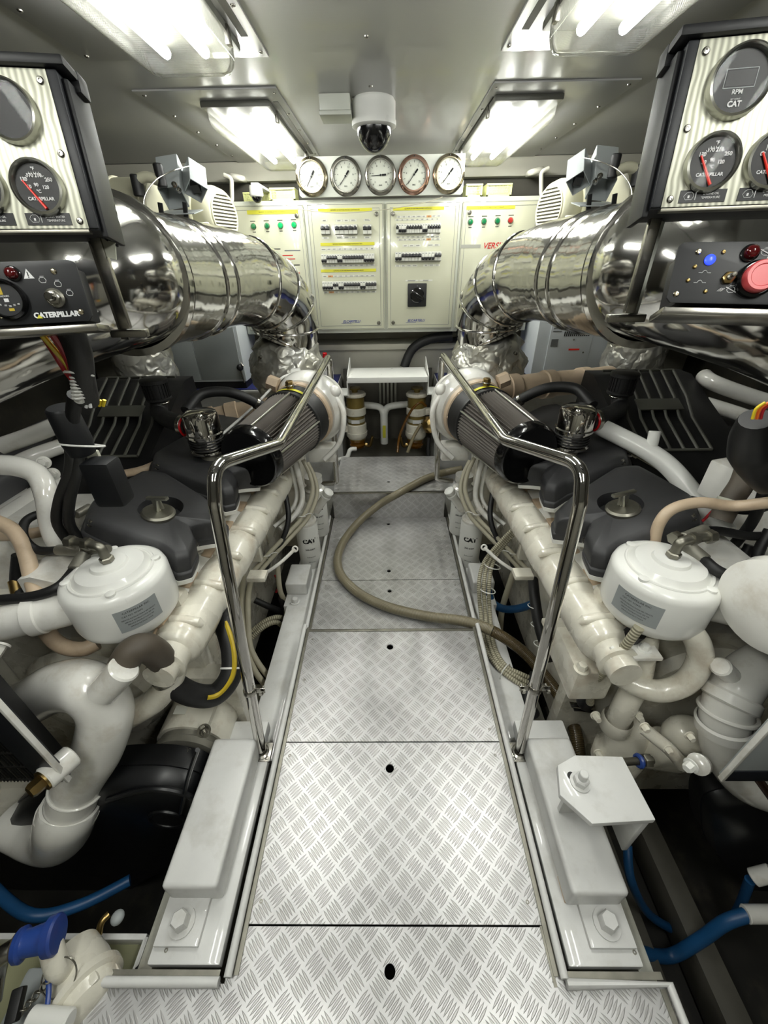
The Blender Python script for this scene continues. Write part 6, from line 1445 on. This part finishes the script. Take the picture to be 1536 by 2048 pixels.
        N('navy_dark').lathe(None, None, [(.0195, 0), (.0195, .002), (0, .002)], 36, True, Mg).obj('dial', g)
        b = N('yellow_paint'); Mt = Mg @ Matrix.Translation((0, 0, .0022)); b.box(Mt @ Matrix.Translation((-.004, .010, 0)), .006, .009, .0004); b.box(Mt @ Matrix.Translation((.002, -.012, 0)), .006, .003, .0004); b.m('white_ink').text('HOURS', Mt @ Matrix.Translation((0, .0035, 0)), .003); b.box(Mt @ Matrix.Translation((0, -.001, 0)), .005, .004, .0004)
        for k in range(5): b.text('%d' % (k * 10), Mt @ Matrix.Translation((-.008 + k * .005, -.008 + abs(k - 2) * .001, 0)), .003)
        b.obj('dial_marks', g); N('gauge_glass').lathe(None, None, [(.0195, .006), (0, .006)], 32, False, Mg).obj('glass', g)
        Mg = M @ Matrix.Translation((K(.036), .029, 0)); o = N('dull_steel').lathe(None, None, [(.0115, 0), (.0115, .004), (.009, .006)], 28, True, Mg).obj('key_switch', t)
        N('steel').lathe(None, None, [(.0085, .005), (.0085, .010), (.007, .011), (0, .011)], 6, True, Mg).obj('switch_nut', o); N('chrome').lathe(None, None, [(.005, .010), (.005, .020), (.004, .021), (0, .021)], 20, True, Mg).obj('toggle', o)
        icon(.044, .050, .9); icon(.028, .045, .9); icon(.018, .034, .9)
        T(.042, .0095, 'CATERPILLAR', .0088, bold=.0004, shear=.05); b = N('yellow_strip').prism(M @ Matrix.Translation((K(.0625), .0062, .0007)), [(-.0035, 0), (.0035, 0), (0, .0045)], .0003); b.obj('yellow_triangle', t)
    else:
        for k, u in ((.024, .0605), (.010, .0105), (.118, .0635), (.225, .06)): scr(k, u)
        for k, u in ((.052, .060), (.024, .043), (.020, .027), (.043, .014)): scr(k, u, .0026, 'brass')
        o = N('blue_led').lathe(None, None, [(.0062, 0), (.0062, .002), (.005, .003), (0, .0032)], 24, True, M @ Matrix.Translation((K(.039), .051, 0))).obj('blue_lamp', t)
        for k, u in ((.037, .036), (.034, .0245)):
            Mt = M @ Matrix.Translation((K(k), u, .0003)); b = N('white_ink').tube([Mt @ V(q) for q in ((-.007, 0, 0), (-.003, 0, 0), (-.002, .002, 0), (0, .003, 0), (.002, .002, 0), (.003, 0, 0), (.007, 0, 0))], .0003, 5); b.obj('symbol', t)
        lens(.081, .0585, .0078, 'dark_red_lens'); icon(.098, .0595, 1.1); icon(.071, .0165, 1)
        Mt = M @ Matrix.Translation((K(.060), .0175, .0003))
        b = N('white_ink')
        for k in range(3): b.cyl(Mt @ V((-.004 + k * .002, -.003, 0)), Mt @ V((.000 + k * .002, .001, 0)), .0003, 5)
        for k, u in ((.098, .0595), (.071, .0165)):
            Mq = M @ Matrix.Translation((K(k), u, .0006)); b.cyl(Mq @ V((-.006, .003, 0)), Mq @ V((.006, -.003, 0)), .0006, 5)
        b.obj('symbol', t)
        Mg = M @ Matrix.Translation((K(.0645), .030, 0)); o = N('brass').lathe(None, None, [(.0075, 0), (.0075, .004), (.006, .005)], 6, True, Mg).obj('toggle_nut', t); N('dull_steel').lathe(None, None, [(.004, .004), (.004, .008), (.002, .009), (.0026, .016), (0, .017)], 14, True, Mg).obj('toggle', o)
        Mg = M @ Matrix.Translation((K(.094), .0285, 0)); o = N('black_gloss').lathe(None, None, [(.0215, 0), (.0215, .006), (.019, .008)], 40, True, Mg).obj('button_collar', t)
        N('button_red').lathe(None, None, [(.0175, .006), (.0182, .011), (.0182, .016), (.0165, .0185), (.013, .0185), (.012, .0175), (0, .0175)], 44, True, Mg).obj('stop_button', o)
        o = N('white_ink').lathe(None, None, [(.0052, 0), (.0052, .0004), (0, .0004)], 24, True, M @ Matrix.Translation((K(.106), .0525, 0))).obj('red_symbol', t); N('red_ink').lathe(None, None, [(.0044, .0004), (.0044, .0007), (0, .0007)], 24, True, M @ Matrix.Translation((K(.106), .0525, 0))).obj('red_disc', o)
    # shelf bar under the box
    N('steel').box(M @ Matrix.Translation((K(Wb / 2), -.008, -.03)), Wb, .010, .05, .003).obj('support_bar', t)
